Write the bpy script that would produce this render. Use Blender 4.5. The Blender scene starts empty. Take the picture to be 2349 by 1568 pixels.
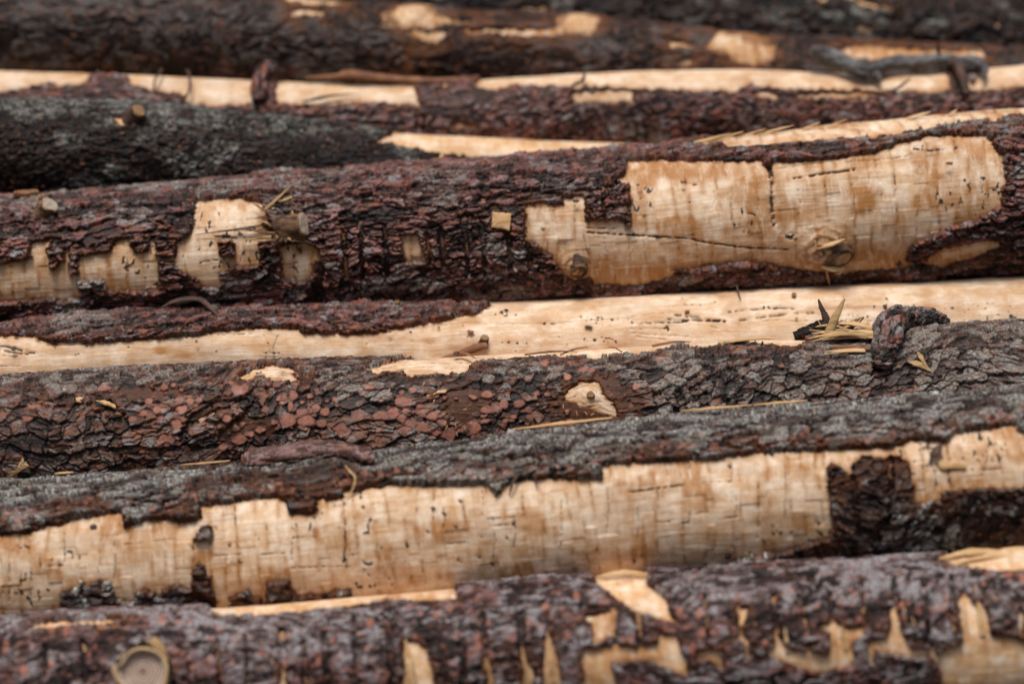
import bpy, math, random
import numpy as np
from mathutils import Vector

random.seed(7)
SC = bpy.context.scene
COL = SC.collection
R = math.radians

# ------------------------------------------------------------------ camera, sky, sun, exposure
LENS, DIST, PITCH, CAMH = 85.0, 3.5, R(15), 1.62
F = LENS / 36.0 * 2349.0                   # focal length measured in photo pixels (2349 wide)
CX, CY = 1174.5, 784.0
cd = bpy.data.cameras.new('camera')
cam = bpy.data.objects.new('camera', cd)
COL.objects.link(cam)
cam.location = (0, 0, CAMH)
cam.rotation_euler = (R(90) - PITCH, 0, 0)
cd.lens = LENS
cd.sensor_width = 36.0
cd.clip_start, cd.clip_end = 0.05, 500
cd.dof.use_dof = True
cd.dof.aperture_fstop = 1.18
SC.camera = cam

SUN_EL, SUN_AZ = R(75), R(208)              # high, a little behind the camera
world = bpy.data.worlds.new('World')
SC.world = world
world.use_nodes = True
wn = world.node_tree
sky = wn.nodes.new('ShaderNodeTexSky')
sky.sky_type = 'NISHITA'
sky.sun_disc = False
sky.sun_elevation = SUN_EL
sky.sun_rotation = SUN_AZ
sky.air_density, sky.dust_density, sky.ozone_density = 1.0, 4.0, 1.0
hs = wn.nodes.new('ShaderNodeHueSaturation')
hs.inputs['Saturation'].default_value = 0.55      # an overcast, greyer sky
wn.links.new(sky.outputs[0], hs.inputs['Color'])
# overcast: the sky is brightest overhead and dims towards the horizon
tc_ = wn.nodes.new('ShaderNodeTexCoord')
sx = wn.nodes.new('ShaderNodeSeparateXYZ')
mr = wn.nodes.new('ShaderNodeMapRange')
mr.inputs[1].default_value, mr.inputs[2].default_value = 0.1, 0.95
mr.inputs[3].default_value, mr.inputs[4].default_value = 0.10, 1.7
mu = wn.nodes.new('ShaderNodeMix')
mu.data_type, mu.blend_type = 'RGBA', 'MULTIPLY'
mu.inputs[0].default_value = 1.0
wn.links.new(tc_.outputs['Generated'], sx.inputs[0])
wn.links.new(sx.outputs[2], mr.inputs[0])
wn.links.new(hs.outputs[0], mu.inputs[6])
wn.links.new(mr.outputs[0], mu.inputs[7])
wn.links.new(mu.outputs[2], wn.nodes['Background'].inputs[0])
wn.nodes['Background'].inputs[1].default_value = 0.06
sd = bpy.data.lights.new('sun', 'SUN')
sd.energy = 1.5
sd.angle = R(18)
sd.color = (1.0, 0.95, 0.88)
sun = bpy.data.objects.new('sun', sd)
COL.objects.link(sun)
sv = Vector((math.sin(SUN_AZ) * math.cos(SUN_EL), math.cos(SUN_AZ) * math.cos(SUN_EL), math.sin(SUN_EL)))
sun.rotation_euler = sv.to_track_quat('Z', 'Y').to_euler()
SC.view_settings.view_transform = 'Standard'
SC.view_settings.look = 'None'
SC.view_settings.gamma = 1.0
SC.view_settings.exposure = 0.66

# ------------------------------------------------------------------ picture <-> place
fwd = np.array([0, math.cos(PITCH), -math.sin(PITCH)])
upv = np.array([0, math.sin(PITCH), math.cos(PITCH)])
rgt = np.array([1.0, 0, 0])
CAM = np.array([0, 0, CAMH])
S0 = DIST / F                               # metres per photo pixel at the focus distance


def W(x, y, d):
    x, y, d = np.broadcast_arrays(np.asarray(x, float), np.asarray(y, float), np.asarray(d, float))
    k = d / F
    return CAM + d[..., None] * fwd + ((x - CX) * k)[..., None] * rgt + ((CY - y) * k)[..., None] * upv


def project(p):
    q = p - CAM
    d = q @ fwd
    return CX + (q @ rgt) / d * F, CY - (q @ upv) / d * F


_OX = {'1': 0.0, '2': 774.23, '3': 1546.15}
_OY = {'A': 0.0, 'B': 516.15, 'C': 1028.86}
ZK = 0.34386


def Z(*items):
    """traced outlines: a crop name switches the crop, then x, y pairs"""
    out, ox, oy, i = [], 0, 0, 0
    while i < len(items):
        if isinstance(items[i], str):
            ox, oy = _OX[items[i][1]], _OY[items[i][0]]
            i += 1
        else:
            out.append((ox + items[i] * ZK, oy + items[i + 1] * ZK))
            i += 2
    return out


# ------------------------------------------------------------------ noise (numpy)
def _h(ix, iy, s):
    h = (ix.astype(np.int64) * 374761393 + iy.astype(np.int64) * 668265263 + s * 974634721) & 0xFFFFFFFF
    h = ((h ^ (h >> 13)) * 1274126177) & 0xFFFFFFFF
    h = (h ^ (h >> 16))
    h = (h * 2246822519) & 0xFFFFFFFF
    return ((h ^ (h >> 15)) & 0xFFFFFF) / 16777216.0


def vn(x, y, s=0):
    ix, iy = np.floor(x), np.floor(y)
    fx, fy = x - ix, y - iy
    fx, fy = fx * fx * (3 - 2 * fx), fy * fy * (3 - 2 * fy)
    a, b = _h(ix, iy, s), _h(ix + 1, iy, s)
    c, d = _h(ix, iy + 1, s), _h(ix + 1, iy + 1, s)
    return (a + (b - a) * fx) * (1 - fy) + (c + (d - c) * fx) * fy


def fbm(x, y, s=0, o=4):
    t, a, n = 0, 0.5, 0
    for k in range(o):
        t = t + a * vn(x * 2 ** k + 13.7 * k, y * 2 ** k + 7.1 * k, s + k)
        n += a
        a *= 0.5
    return t / n


def worley(x, y, s=0, jit=0.9):
    ix, iy = np.floor(x), np.floor(y)
    f1 = np.full(x.shape, 9.0)
    f2 = np.full(x.shape, 9.0)
    idv = np.zeros(x.shape)
    dx1 = np.zeros(x.shape)
    dy1 = np.zeros(x.shape)
    for a in (-1, 0, 1):
        for b in (-1, 0, 1):
            cx, cy = ix + a, iy + b
            px = cx + 0.5 + (_h(cx, cy, s) - 0.5) * jit
            py = cy + 0.5 + (_h(cx, cy, s + 11) - 0.5) * jit
            dx, dy = x - px, y - py
            d = np.sqrt(dx * dx + dy * dy)
            new = d < f1
            f2 = np.where(new, f1, np.minimum(f2, d))
            f1 = np.where(new, d, f1)
            idv = np.where(new, _h(cx, cy, s + 23), idv)
            dx1 = np.where(new, dx, dx1)
            dy1 = np.where(new, dy, dy1)
    return f1, f2, idv, dx1, dy1


def ss(a, b, x):
    t = np.clip((x - a) / (b - a), 0, 1)
    return t * t * (3 - 2 * t)


def poly_sd(px, py, poly):
    """signed distance, positive inside"""
    P = np.array(poly, float)
    x0, y0 = P.min(0) - 60
    x1, y1 = P.max(0) + 60
    out = np.full(px.shape, -60.0)
    m = (px > x0) & (px < x1) & (py > y0) & (py < y1)
    if not m.any():
        return out
    x, y = px[m], py[m]
    d = np.full(x.shape, 1e9)
    ins = np.zeros(x.shape, bool)
    for (ax, ay), (bx, by) in zip(P, np.roll(P, -1, 0)):
        ex, ey = bx - ax, by - ay
        L = ex * ex + ey * ey + 1e-9
        t = np.clip(((x - ax) * ex + (y - ay) * ey) / L, 0, 1)
        d = np.minimum(d, (x - ax - t * ex) ** 2 + (y - ay - t * ey) ** 2)
        c = ((ay > y) != (by > y)) & (x < (bx - ax) * (y - ay) / (by - ay + 1e-12) + ax)
        ins ^= c
    d = np.sqrt(d)
    out[m] = np.where(ins, d, -d)
    return out


def line_d(px, py, pts):
    P = np.array(pts, float)
    x0, y0 = P.min(0) - 40
    x1, y1 = P.max(0) + 40
    out = np.full(px.shape, 99.0)
    m = (px > x0) & (px < x1) & (py > y0) & (py < y1)
    if not m.any():
        return out
    x, y = px[m], py[m]
    d = np.full(x.shape, 1e9)
    for (ax, ay), (bx, by) in zip(P[:-1], P[1:]):
        ex, ey = bx - ax, by - ay
        t = np.clip(((x - ax) * ex + (y - ay) * ey) / (ex * ex + ey * ey + 1e-9), 0, 1)
        d = np.minimum(d, (x - ax - t * ex) ** 2 + (y - ay - t * ey) ** 2)
    out[m] = np.sqrt(d)
    return out


# ------------------------------------------------------------------ scene helpers
def tag(o, label=None, cat=None, group=None, kind=None):
    for k, v in (('label', label), ('category', cat), ('group', group), ('kind', kind)):
        if v:
            o[k] = v
    return o


def empty(name, loc):
    o = bpy.data.objects.new(name, None)
    o.empty_display_size = 0.05
    o.location = loc
    COL.objects.link(o)
    return o


def mesh_obj(name, co, faces, mat, parent=None, attrs=None, uv=None, smooth=True):
    """faces: (n,4) or (n,3) int array, or a list of such arrays"""
    if isinstance(faces, np.ndarray):
        faces = [faces]
    faces = [f for f in faces if len(f)]
    me = bpy.data.meshes.new(name)
    co = np.asarray(co, np.float32)
    origin = np.zeros(3)
    if parent is not None:
        origin = np.array(parent.matrix_basis.translation)
        q = parent.parent
        while q is not None:
            origin = origin + np.array(q.matrix_basis.translation)
            q = q.parent
    else:
        origin = co.mean(0)
    co = (co - origin).astype(np.float32)
    me.vertices.add(len(co))
    me.vertices.foreach_set('co', co.ravel())
    idx = np.concatenate([f.ravel() for f in faces]).astype(np.int32)
    tot = np.concatenate([np.full(len(f), f.shape[1], np.int32) for f in faces])
    st = np.concatenate([[0], np.cumsum(tot)[:-1]]).astype(np.int32)
    me.loops.add(len(idx))
    me.loops.foreach_set('vertex_index', idx)
    me.polygons.add(len(tot))
    me.polygons.foreach_set('loop_start', st)
    me.polygons.foreach_set('loop_total', tot)
    me.polygons.foreach_set('use_smooth', np.full(len(tot), smooth, bool))
    me.update(calc_edges=True)
    me.validate()
    if attrs is not None:
        a = me.attributes.new('look', 'FLOAT_COLOR', 'POINT')
        a.data.foreach_set('color', np.asarray(attrs, np.float32).ravel())
    if uv is not None:
        l = me.uv_layers.new(name='UVMap')
        l.data.foreach_set('uv', np.asarray(uv, np.float32)[idx].ravel())
    me.materials.append(mat)
    o = bpy.data.objects.new(name, me)
    COL.objects.link(o)
    if parent is None:
        o.location = origin
    else:
        o.parent = parent
    return o


# ------------------------------------------------------------------ materials
class Nodes:
    def __init__(self, name):
        self.m = bpy.data.materials.new(name)
        self.m.use_nodes = True
        self.t = self.m.node_tree
        self.b = self.t.nodes['Principled BSDF']

    def n(self, typ, **kw):
        x = self.t.nodes.new(typ)
        for k, v in kw.items():
            setattr(x, k, v)
        return x

    def put(self, sock, v):
        if isinstance(v, bpy.types.NodeSocket):
            self.t.links.new(v, sock)
        else:
            sock.default_value = v

    def math(self, op, a, b=0.0, clamp=False):
        x = self.n('ShaderNodeMath', operation=op, use_clamp=clamp)
        self.put(x.inputs[0], a)
        self.put(x.inputs[1], b)
        return x.outputs[0]

    def mix(self, f, a, b, typ='MIX'):
        x = self.n('ShaderNodeMix', data_type='RGBA', blend_type=typ)
        self.put(x.inputs[0], f)
        self.put(x.inputs[6], a if isinstance(a, bpy.types.NodeSocket) else (*a, 1))
        self.put(x.inputs[7], b if isinstance(b, bpy.types.NodeSocket) else (*b, 1))
        return x.outputs[2]

    def noise(self, vec, scale, detail=4, rough=0.6, dist=0.0):
        x = self.n('ShaderNodeTexNoise')
        self.put(x.inputs['Vector'], vec)
        x.inputs['Scale'].default_value = scale
        x.inputs['Detail'].default_value = detail
        x.inputs['Roughness'].default_value = rough
        x.inputs['Distortion'].default_value = dist
        return x.outputs[0]

    def map(self, vec, scale, loc=(0, 0, 0)):
        x = self.n('ShaderNodeMapping')
        self.put(x.inputs[0], vec)
        x.inputs[1].default_value = loc
        x.inputs[3].default_value = scale
        return x.outputs[0]

    def rng(self, v, a, b, c=0.0, d=1.0):
        x = self.n('ShaderNodeMapRange', interpolation_type='SMOOTHSTEP')
        self.put(x.inputs[0], v)
        x.inputs[1].default_value, x.inputs[2].default_value = a, b
        x.inputs[3].default_value, x.inputs[4].default_value = c, d
        return x.outputs[0]

    def bump(self, h, strength, dist):
        x = self.n('ShaderNodeBump')
        x.inputs['Strength'].default_value = strength
        x.inputs['Distance'].default_value = dist
        self.put(x.inputs['Height'], h)
        return x.outputs[0]


def wood_material(name, along=False, fresh=(0.69, 0.495, 0.33), stain=(0.39, 0.175, 0.055), dirt=(0.045, 0.028, 0.02), grey=(0.5, 0.43, 0.35)):
    """look attribute: r dark marks, g orange stain, b grey weathering, a knot brown"""
    k = Nodes(name)
    at = k.n('ShaderNodeAttribute', attribute_name='look')
    sep = k.n('ShaderNodeSeparateColor')
    k.t.links.new(at.outputs['Color'], sep.inputs[0])
    uv = k.n('ShaderNodeUVMap').outputs[0]
    big = k.noise(uv, 1.3, 4, 0.6)
    fib = k.noise(k.map(uv, (0.7, 26, 1)), 1.0, 5, 0.6, 0.4)
    ring = k.noise(k.map(uv, (1.0, 7, 1) if along else (9, 1.2, 1)), 1.0, 4, 0.6)
    speck = k.noise(uv, 26, 3, 0.7)
    speck2 = k.noise(uv, 9, 4, 0.75)
    c = k.mix(k.rng(big, 0.35, 0.68), fresh, (fresh[0] * 0.93, fresh[1] * 0.82, fresh[2] * 0.68))
    c = k.mix(k.math('MULTIPLY', k.rng(k.math('ADD', k.math('MULTIPLY', ring, 0.22), k.math('MULTIPLY', k.noise(k.map(uv, (1.8, 2.4, 1), (2, 8, 0)), 1.0, 5, 0.7), 0.78)), 0.42, 0.62), 0.9), c, (0.83, 0.69, 0.54))
    c = k.mix(k.math('MULTIPLY', k.rng(k.noise(k.map(uv, (0.9, 3.2, 1) if along else (4.6, 1.3, 1), (9, 4, 0)), 1.0, 5, 0.72), 0.50, 0.66), 0.5 if along else 0.55), c, (0.52, 0.275, 0.11))
    c = k.mix(k.math('MULTIPLY', k.rng(fib, 0.52, 0.75), 0.35), c, (0.48, 0.27, 0.12))
    c = k.mix(k.math('MULTIPLY', k.rng(k.noise(k.map(uv, (0.45, 8, 1), (5, 2, 0)), 1.0, 5, 0.7, 0.5), 0.56, 0.70), 0.55), c, (0.36, 0.19, 0.08))
    c = k.mix(sep.outputs[2], c, grey)
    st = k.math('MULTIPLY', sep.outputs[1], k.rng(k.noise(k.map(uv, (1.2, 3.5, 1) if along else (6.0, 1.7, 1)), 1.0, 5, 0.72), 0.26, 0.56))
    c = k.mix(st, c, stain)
    c = k.mix(at.outputs['Alpha'], c, (0.20, 0.085, 0.03))
    sp = k.math('MULTIPLY', k.rng(speck, 0.61, 0.69), k.rng(speck2, 0.45, 0.56))
    c = k.mix(k.math('MULTIPLY', sp, 0.85), c, dirt)
    mk = k.rng(k.math('ADD', sep.outputs[0], k.math('MULTIPLY', k.math('SUBTRACT', speck2, 0.5), 0.5)), 0.30, 0.68)
    c = k.mix(mk, c, dirt)
    k.put(k.b.inputs['Base Color'], c)
    k.b.inputs['Roughness'].default_value = 0.62
    k.b.inputs['Specular IOR Level'].default_value = 0.3
    h = k.math('ADD', k.math('MULTIPLY', fib, 0.6), k.math('MULTIPLY', speck2, 0.5))
    k.put(k.b.inputs['Normal'], k.bump(h, 0.45, 0.0012))
    return k.m


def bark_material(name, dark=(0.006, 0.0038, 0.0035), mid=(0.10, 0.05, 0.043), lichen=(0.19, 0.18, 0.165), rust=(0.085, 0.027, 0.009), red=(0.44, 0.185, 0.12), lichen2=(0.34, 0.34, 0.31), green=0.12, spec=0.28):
    """look attribute: r plate random, g lichen, b rust, a red fresh scale"""
    k = Nodes(name)
    at = k.n('ShaderNodeAttribute', attribute_name='look')
    sep = k.n('ShaderNodeSeparateColor')
    k.t.links.new(at.outputs['Color'], sep.inputs[0])
    uv = k.n('ShaderNodeUVMap').outputs[0]
    n1 = k.noise(uv, 3.5, 5, 0.65)
    n2 = k.noise(k.map(uv, (12, 18, 1)), 1.0, 4, 0.7)
    n3 = k.noise(k.map(uv, (15, 24, 1)), 1.0, 4, 0.75)
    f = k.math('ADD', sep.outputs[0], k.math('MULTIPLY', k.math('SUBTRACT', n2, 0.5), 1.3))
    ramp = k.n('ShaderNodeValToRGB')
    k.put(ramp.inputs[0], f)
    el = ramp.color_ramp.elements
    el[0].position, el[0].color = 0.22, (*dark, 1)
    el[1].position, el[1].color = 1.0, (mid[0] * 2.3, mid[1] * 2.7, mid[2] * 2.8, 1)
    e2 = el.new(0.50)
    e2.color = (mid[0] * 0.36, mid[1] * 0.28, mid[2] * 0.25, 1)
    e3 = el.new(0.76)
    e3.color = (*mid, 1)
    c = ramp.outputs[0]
    c = k.mix(k.math('MULTIPLY', k.rng(n1, 0.50, 0.66), k.rng(f, 0.2, 0.8, 0.15, 0.75)), c, rust)
    c = k.mix(sep.outputs[2], c, k.mix(k.rng(n2, 0.35, 0.65), (rust[0] * 0.4, rust[1] * 0.4, rust[2] * 0.4), (rust[0] * 1.5, rust[1] * 1.4, rust[2] * 1.2)))
    hue = k.noise(k.map(uv, (3.2, 5.5, 1), (11, 3, 0)), 1.0, 3, 0.65)
    c = k.mix(k.math('MULTIPLY', k.rng(hue, 0.53, 0.62), k.rng(f, 0.35, 0.75)), c, (mid[0] * 1.9, mid[1] * 1.55, mid[2] * 1.1))
    c = k.mix(k.math('MULTIPLY', k.rng(hue, 0.46, 0.37), k.rng(f, 0.50, 0.85)), c, (mid[0] * 1.9, mid[0] * 1.85, mid[0] * 1.9))
    fl = k.math('MULTIPLY', k.rng(k.noise(k.map(uv, (7, 11, 1), (3, 5, 0)), 1.0, 3, 0.6), 0.60, 0.66), k.rng(k.noise(uv, 1.7, 2, 0.5), 0.40, 0.6))
    c = k.mix(k.math('MULTIPLY', fl, 0.75), c, (0.30, 0.125, 0.075))
    lf = k.math('MULTIPLY', sep.outputs[1], k.math('MULTIPLY', k.rng(k.math('ADD', n2, k.math('MULTIPLY', sep.outputs[0], 0.40)), 0.46, 0.74), k.rng(k.noise(k.map(uv, (9, 15, 1), (7, 1, 0)), 1.0, 5, 0.75), 0.40, 0.60, 0.25, 1.0)))
    lc = k.mix(k.rng(k.math('ADD', k.math('MULTIPLY', n3, 0.7), k.math('MULTIPLY', n2, 0.3)), 0.42, 0.60), (lichen[0] * 0.4, lichen[1] * 0.4, lichen[2] * 0.4), lichen2)
    lc = k.mix(k.math('MULTIPLY', k.rng(k.noise(uv, 1.4, 3, 0.6), 0.55, 0.7), green * 4), lc, (0.15, 0.175, 0.115))
    c = k.mix(lf, c, lc)
    rc = k.mix(k.rng(k.math('ADD', k.math('MULTIPLY', n2, 0.5), k.math('MULTIPLY', k.noise(uv, 2.6, 2, 0.5), 0.5)), 0.38, 0.62), red, (red[0] * 0.62, red[1] * 0.48, red[2] * 0.52))
    c = k.mix(at.outputs['Alpha'], c, rc)
    k.put(k.b.inputs['Base Color'], c)
    k.put(k.b.inputs['Roughness'], k.rng(n2, 0.3, 0.7, 0.36, 0.75))
    k.b.inputs['Specular IOR Level'].default_value = spec
    h = k.math('ADD', k.math('MULTIPLY', n2, 1.0), k.math('MULTIPLY', n3, 0.5))
    k.put(k.b.inputs['Normal'], k.bump(h, 0.6, 0.0016))
    return k.m


def plain_material(name, a, b, scale=30, rough=0.7, stretch=(1, 1, 1), bump=0.5):
    k = Nodes(name)
    tc = k.n('ShaderNodeTexCoord').outputs['Object']
    v = k.map(tc, stretch)
    n = k.noise(v, scale, 5, 0.65)
    n2 = k.noise(v, scale * 5, 3, 0.6)
    c = k.mix(k.rng(n, 0.35, 0.65), a, b)
    c = k.mix(k.math('MULTIPLY', k.rng(n2, 0.55, 0.7), 0.5), c, (a[0] * 0.5, a[1] * 0.5, a[2] * 0.5))
    k.put(k.b.inputs['Base Color'], c)
    k.b.inputs['Roughness'].default_value = rough
    k.b.inputs['Specular IOR Level'].default_value = 0.3
    k.put(k.b.inputs['Normal'], k.bump(k.math('ADD', n, k.math('MULTIPLY', n2, 0.5)), bump, 0.002))
    return k.m


def cut_material(name, a, b, rim=(0.28, 0.13, 0.04)):
    """growth rings round the middle of a sawn or snapped branch end"""
    k = Nodes(name)
    uv = k.n('ShaderNodeUVMap').outputs[0]
    ln = k.n('ShaderNodeVectorMath', operation='LENGTH')
    k.put(ln.inputs[0], uv)
    r = k.math('ADD', ln.outputs['Value'], k.math('MULTIPLY', k.noise(uv, 2.0, 3), 0.25))
    w = k.math('SINE', k.math('MULTIPLY', r, 46.0))
    c = k.mix(k.rng(w, -0.4, 1.0), a, b)
    c = k.mix(k.rng(ln.outputs['Value'], 0.2, 0.0), c, (b[0] * 0.5, b[1] * 0.4, b[2] * 0.4))
    c = k.mix(k.rng(ln.outputs['Value'], 0.8, 1.0), c, rim)
    c = k.mix(k.math('MULTIPLY', k.rng(k.noise(uv, 5, 4, 0.7), 0.55, 0.75), 0.7), c, (0.12, 0.07, 0.04))
    k.put(k.b.inputs['Base Color'], c)
    k.b.inputs['Roughness'].default_value = 0.7
    k.put(k.b.inputs['Normal'], k.bump(k.noise(uv, 9, 4), 0.6, 0.002))
    return k.m


M = {
    'wood': wood_material('peeled_wood'),
    'wood_long': wood_material('long_grained_wood', along=True),
    'wood_warm': wood_material('peeled_wood_warm', fresh=(0.72, 0.47, 0.26)),
    'bark_flaky': bark_material('flaky_bark', mid=(0.115, 0.049, 0.043)),
    'bark_scaly': bark_material('scaly_bark', mid=(0.095, 0.045, 0.032), lichen=(0.15, 0.14, 0.125), lichen2=(0.34, 0.335, 0.30)),
    'bark_ridged': bark_material('ridged_bark', mid=(0.045, 0.025, 0.020), lichen=(0.12, 0.12, 0.112), lichen2=(0.50, 0.50, 0.47), spec=0.2),
    'bark_grey': bark_material('grey_bark', mid=(0.11, 0.058, 0.056), spec=0.16, lichen=(0.22, 0.22, 0.235), lichen2=(0.48, 0.475, 0.49), green=0.0),
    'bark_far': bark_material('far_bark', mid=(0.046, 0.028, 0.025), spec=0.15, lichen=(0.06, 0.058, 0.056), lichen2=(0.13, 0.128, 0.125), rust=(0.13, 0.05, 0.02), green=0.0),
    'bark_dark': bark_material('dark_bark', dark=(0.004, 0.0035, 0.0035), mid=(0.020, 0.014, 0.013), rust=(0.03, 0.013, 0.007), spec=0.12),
    'splinter': plain_material('raw_splinter', (0.62, 0.42, 0.23), (0.46, 0.25, 0.09), 18, 0.7, (1, 6, 6)),
    'shred': plain_material('shredded_wood', (0.46, 0.31, 0.15), (0.28, 0.16, 0.06), 25, 0.7, (1, 5, 5)),
    'twig': plain_material('twig_bark', (0.045, 0.026, 0.02), (0.11, 0.06, 0.045), 40, 0.7),
    'greystick': plain_material('grey_stick_bark', (0.045, 0.04, 0.04), (0.16, 0.155, 0.155), 28, 0.75),
    'inner': plain_material('inner_bark', (0.16, 0.065, 0.03), (0.26, 0.12, 0.055), 30, 0.7),
    'cut': cut_material('branch_cut', (0.62, 0.45, 0.28), (0.48, 0.32, 0.18)),
    'cut_dark': cut_material('weathered_branch_cut', (0.34, 0.20, 0.09), (0.22, 0.12, 0.05)),
    'soil': plain_material('dark_soil', (0.04, 0.03, 0.022), (0.06, 0.045, 0.032), 6, 0.9),
}

# ------------------------------------------------------------------ logs
XMIN, XMAX = -330.0, 2680.0


class Log:
    """a trunk lying across the picture; knots: (x, top edge y, radius), in photo pixels at the log's own distance"""

    def __init__(self, knots, T=10, seed=0):
        k = np.array(knots, float)
        self.kx, self.ky, self.kr = k[:, 0], k[:, 1] + k[:, 2], k[:, 2]
        self.T, self.seed = T, seed
        self.d = [DIST, DIST]

    def _smooth(self, x, v):
        x = np.asarray(x, float)
        t = 0
        for o, w in ((-110, 1), (-55, 2), (0, 3), (55, 2), (110, 1)):
            xx = x + o
            a = np.interp(xx, self.kx, v)
            lo = v[0] + (xx - self.kx[0]) * (v[1] - v[0]) / (self.kx[1] - self.kx[0])
            hi = v[-1] + (xx - self.kx[-1]) * (v[-1] - v[-2]) / (self.kx[-1] - self.kx[-2])
            t = t + w * np.where(xx < self.kx[0], lo, np.where(xx > self.kx[-1], hi, a))
        return t / 9

    def cy(self, x):
        return self._smooth(x, self.ky)

    def r(self, x):
        return self._smooth(x, self.kr)

    def depth(self, x):
        return self.d[0] + (self.d[1] - self.d[0]) * np.asarray(x, float) / 2349.0

    def frame(self, x):
        x = np.atleast_1d(np.asarray(x, float))
        c = W(x, self.cy(x), self.depth(x))
        e = 4.0
        t = W(x + e, self.cy(x + e), self.depth(x + e)) - W(x - e, self.cy(x - e), self.depth(x - e))
        t /= np.linalg.norm(t, axis=1)[:, None]
        q = CAM - c
        e1 = q - (q * t).sum(1)[:, None] * t
        e1 /= np.linalg.norm(e1, axis=1)[:, None]
        e2 = np.cross(e1, t)
        e2 *= np.sign(e2 @ upv)[:, None]
        return c, t, e1, e2, self.r(x) * self.depth(x) / F

    def at(self, x, y, lift=0.0):
        """a point on the log's surface seen at photo pixel x, y; also its outward normal, axis and downhill direction"""
        c, t, e1, e2, rw = self.frame(x)
        s = float(np.clip((self.cy(x) - y) / self.r(x), -0.97, 0.97))
        n = math.sqrt(1 - s * s) * e1[0] + s * e2[0]
        p = c[0] + n * (rw[0] + lift * self.depth(x) / F)
        return p, n, t[0], np.cross(t[0], n)


CONTACT = 1.0


def settle(log, others):
    """push a log back until it just rests against the ones before it"""
    for e, x in ((0, 0.0), (1, 2349.0)):
        best = 0
        for o in others:
            dy = float(o.cy(x) - log.cy(x))
            rs = float(o.r(x) + log.r(x)) + 0.4 * (o.T + log.T)
            dd = math.sqrt(max(rs * rs - dy * dy, 0.0)) * S0
            best = max(best, o.d[e] + dd)
        log.d[e] = best


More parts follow.
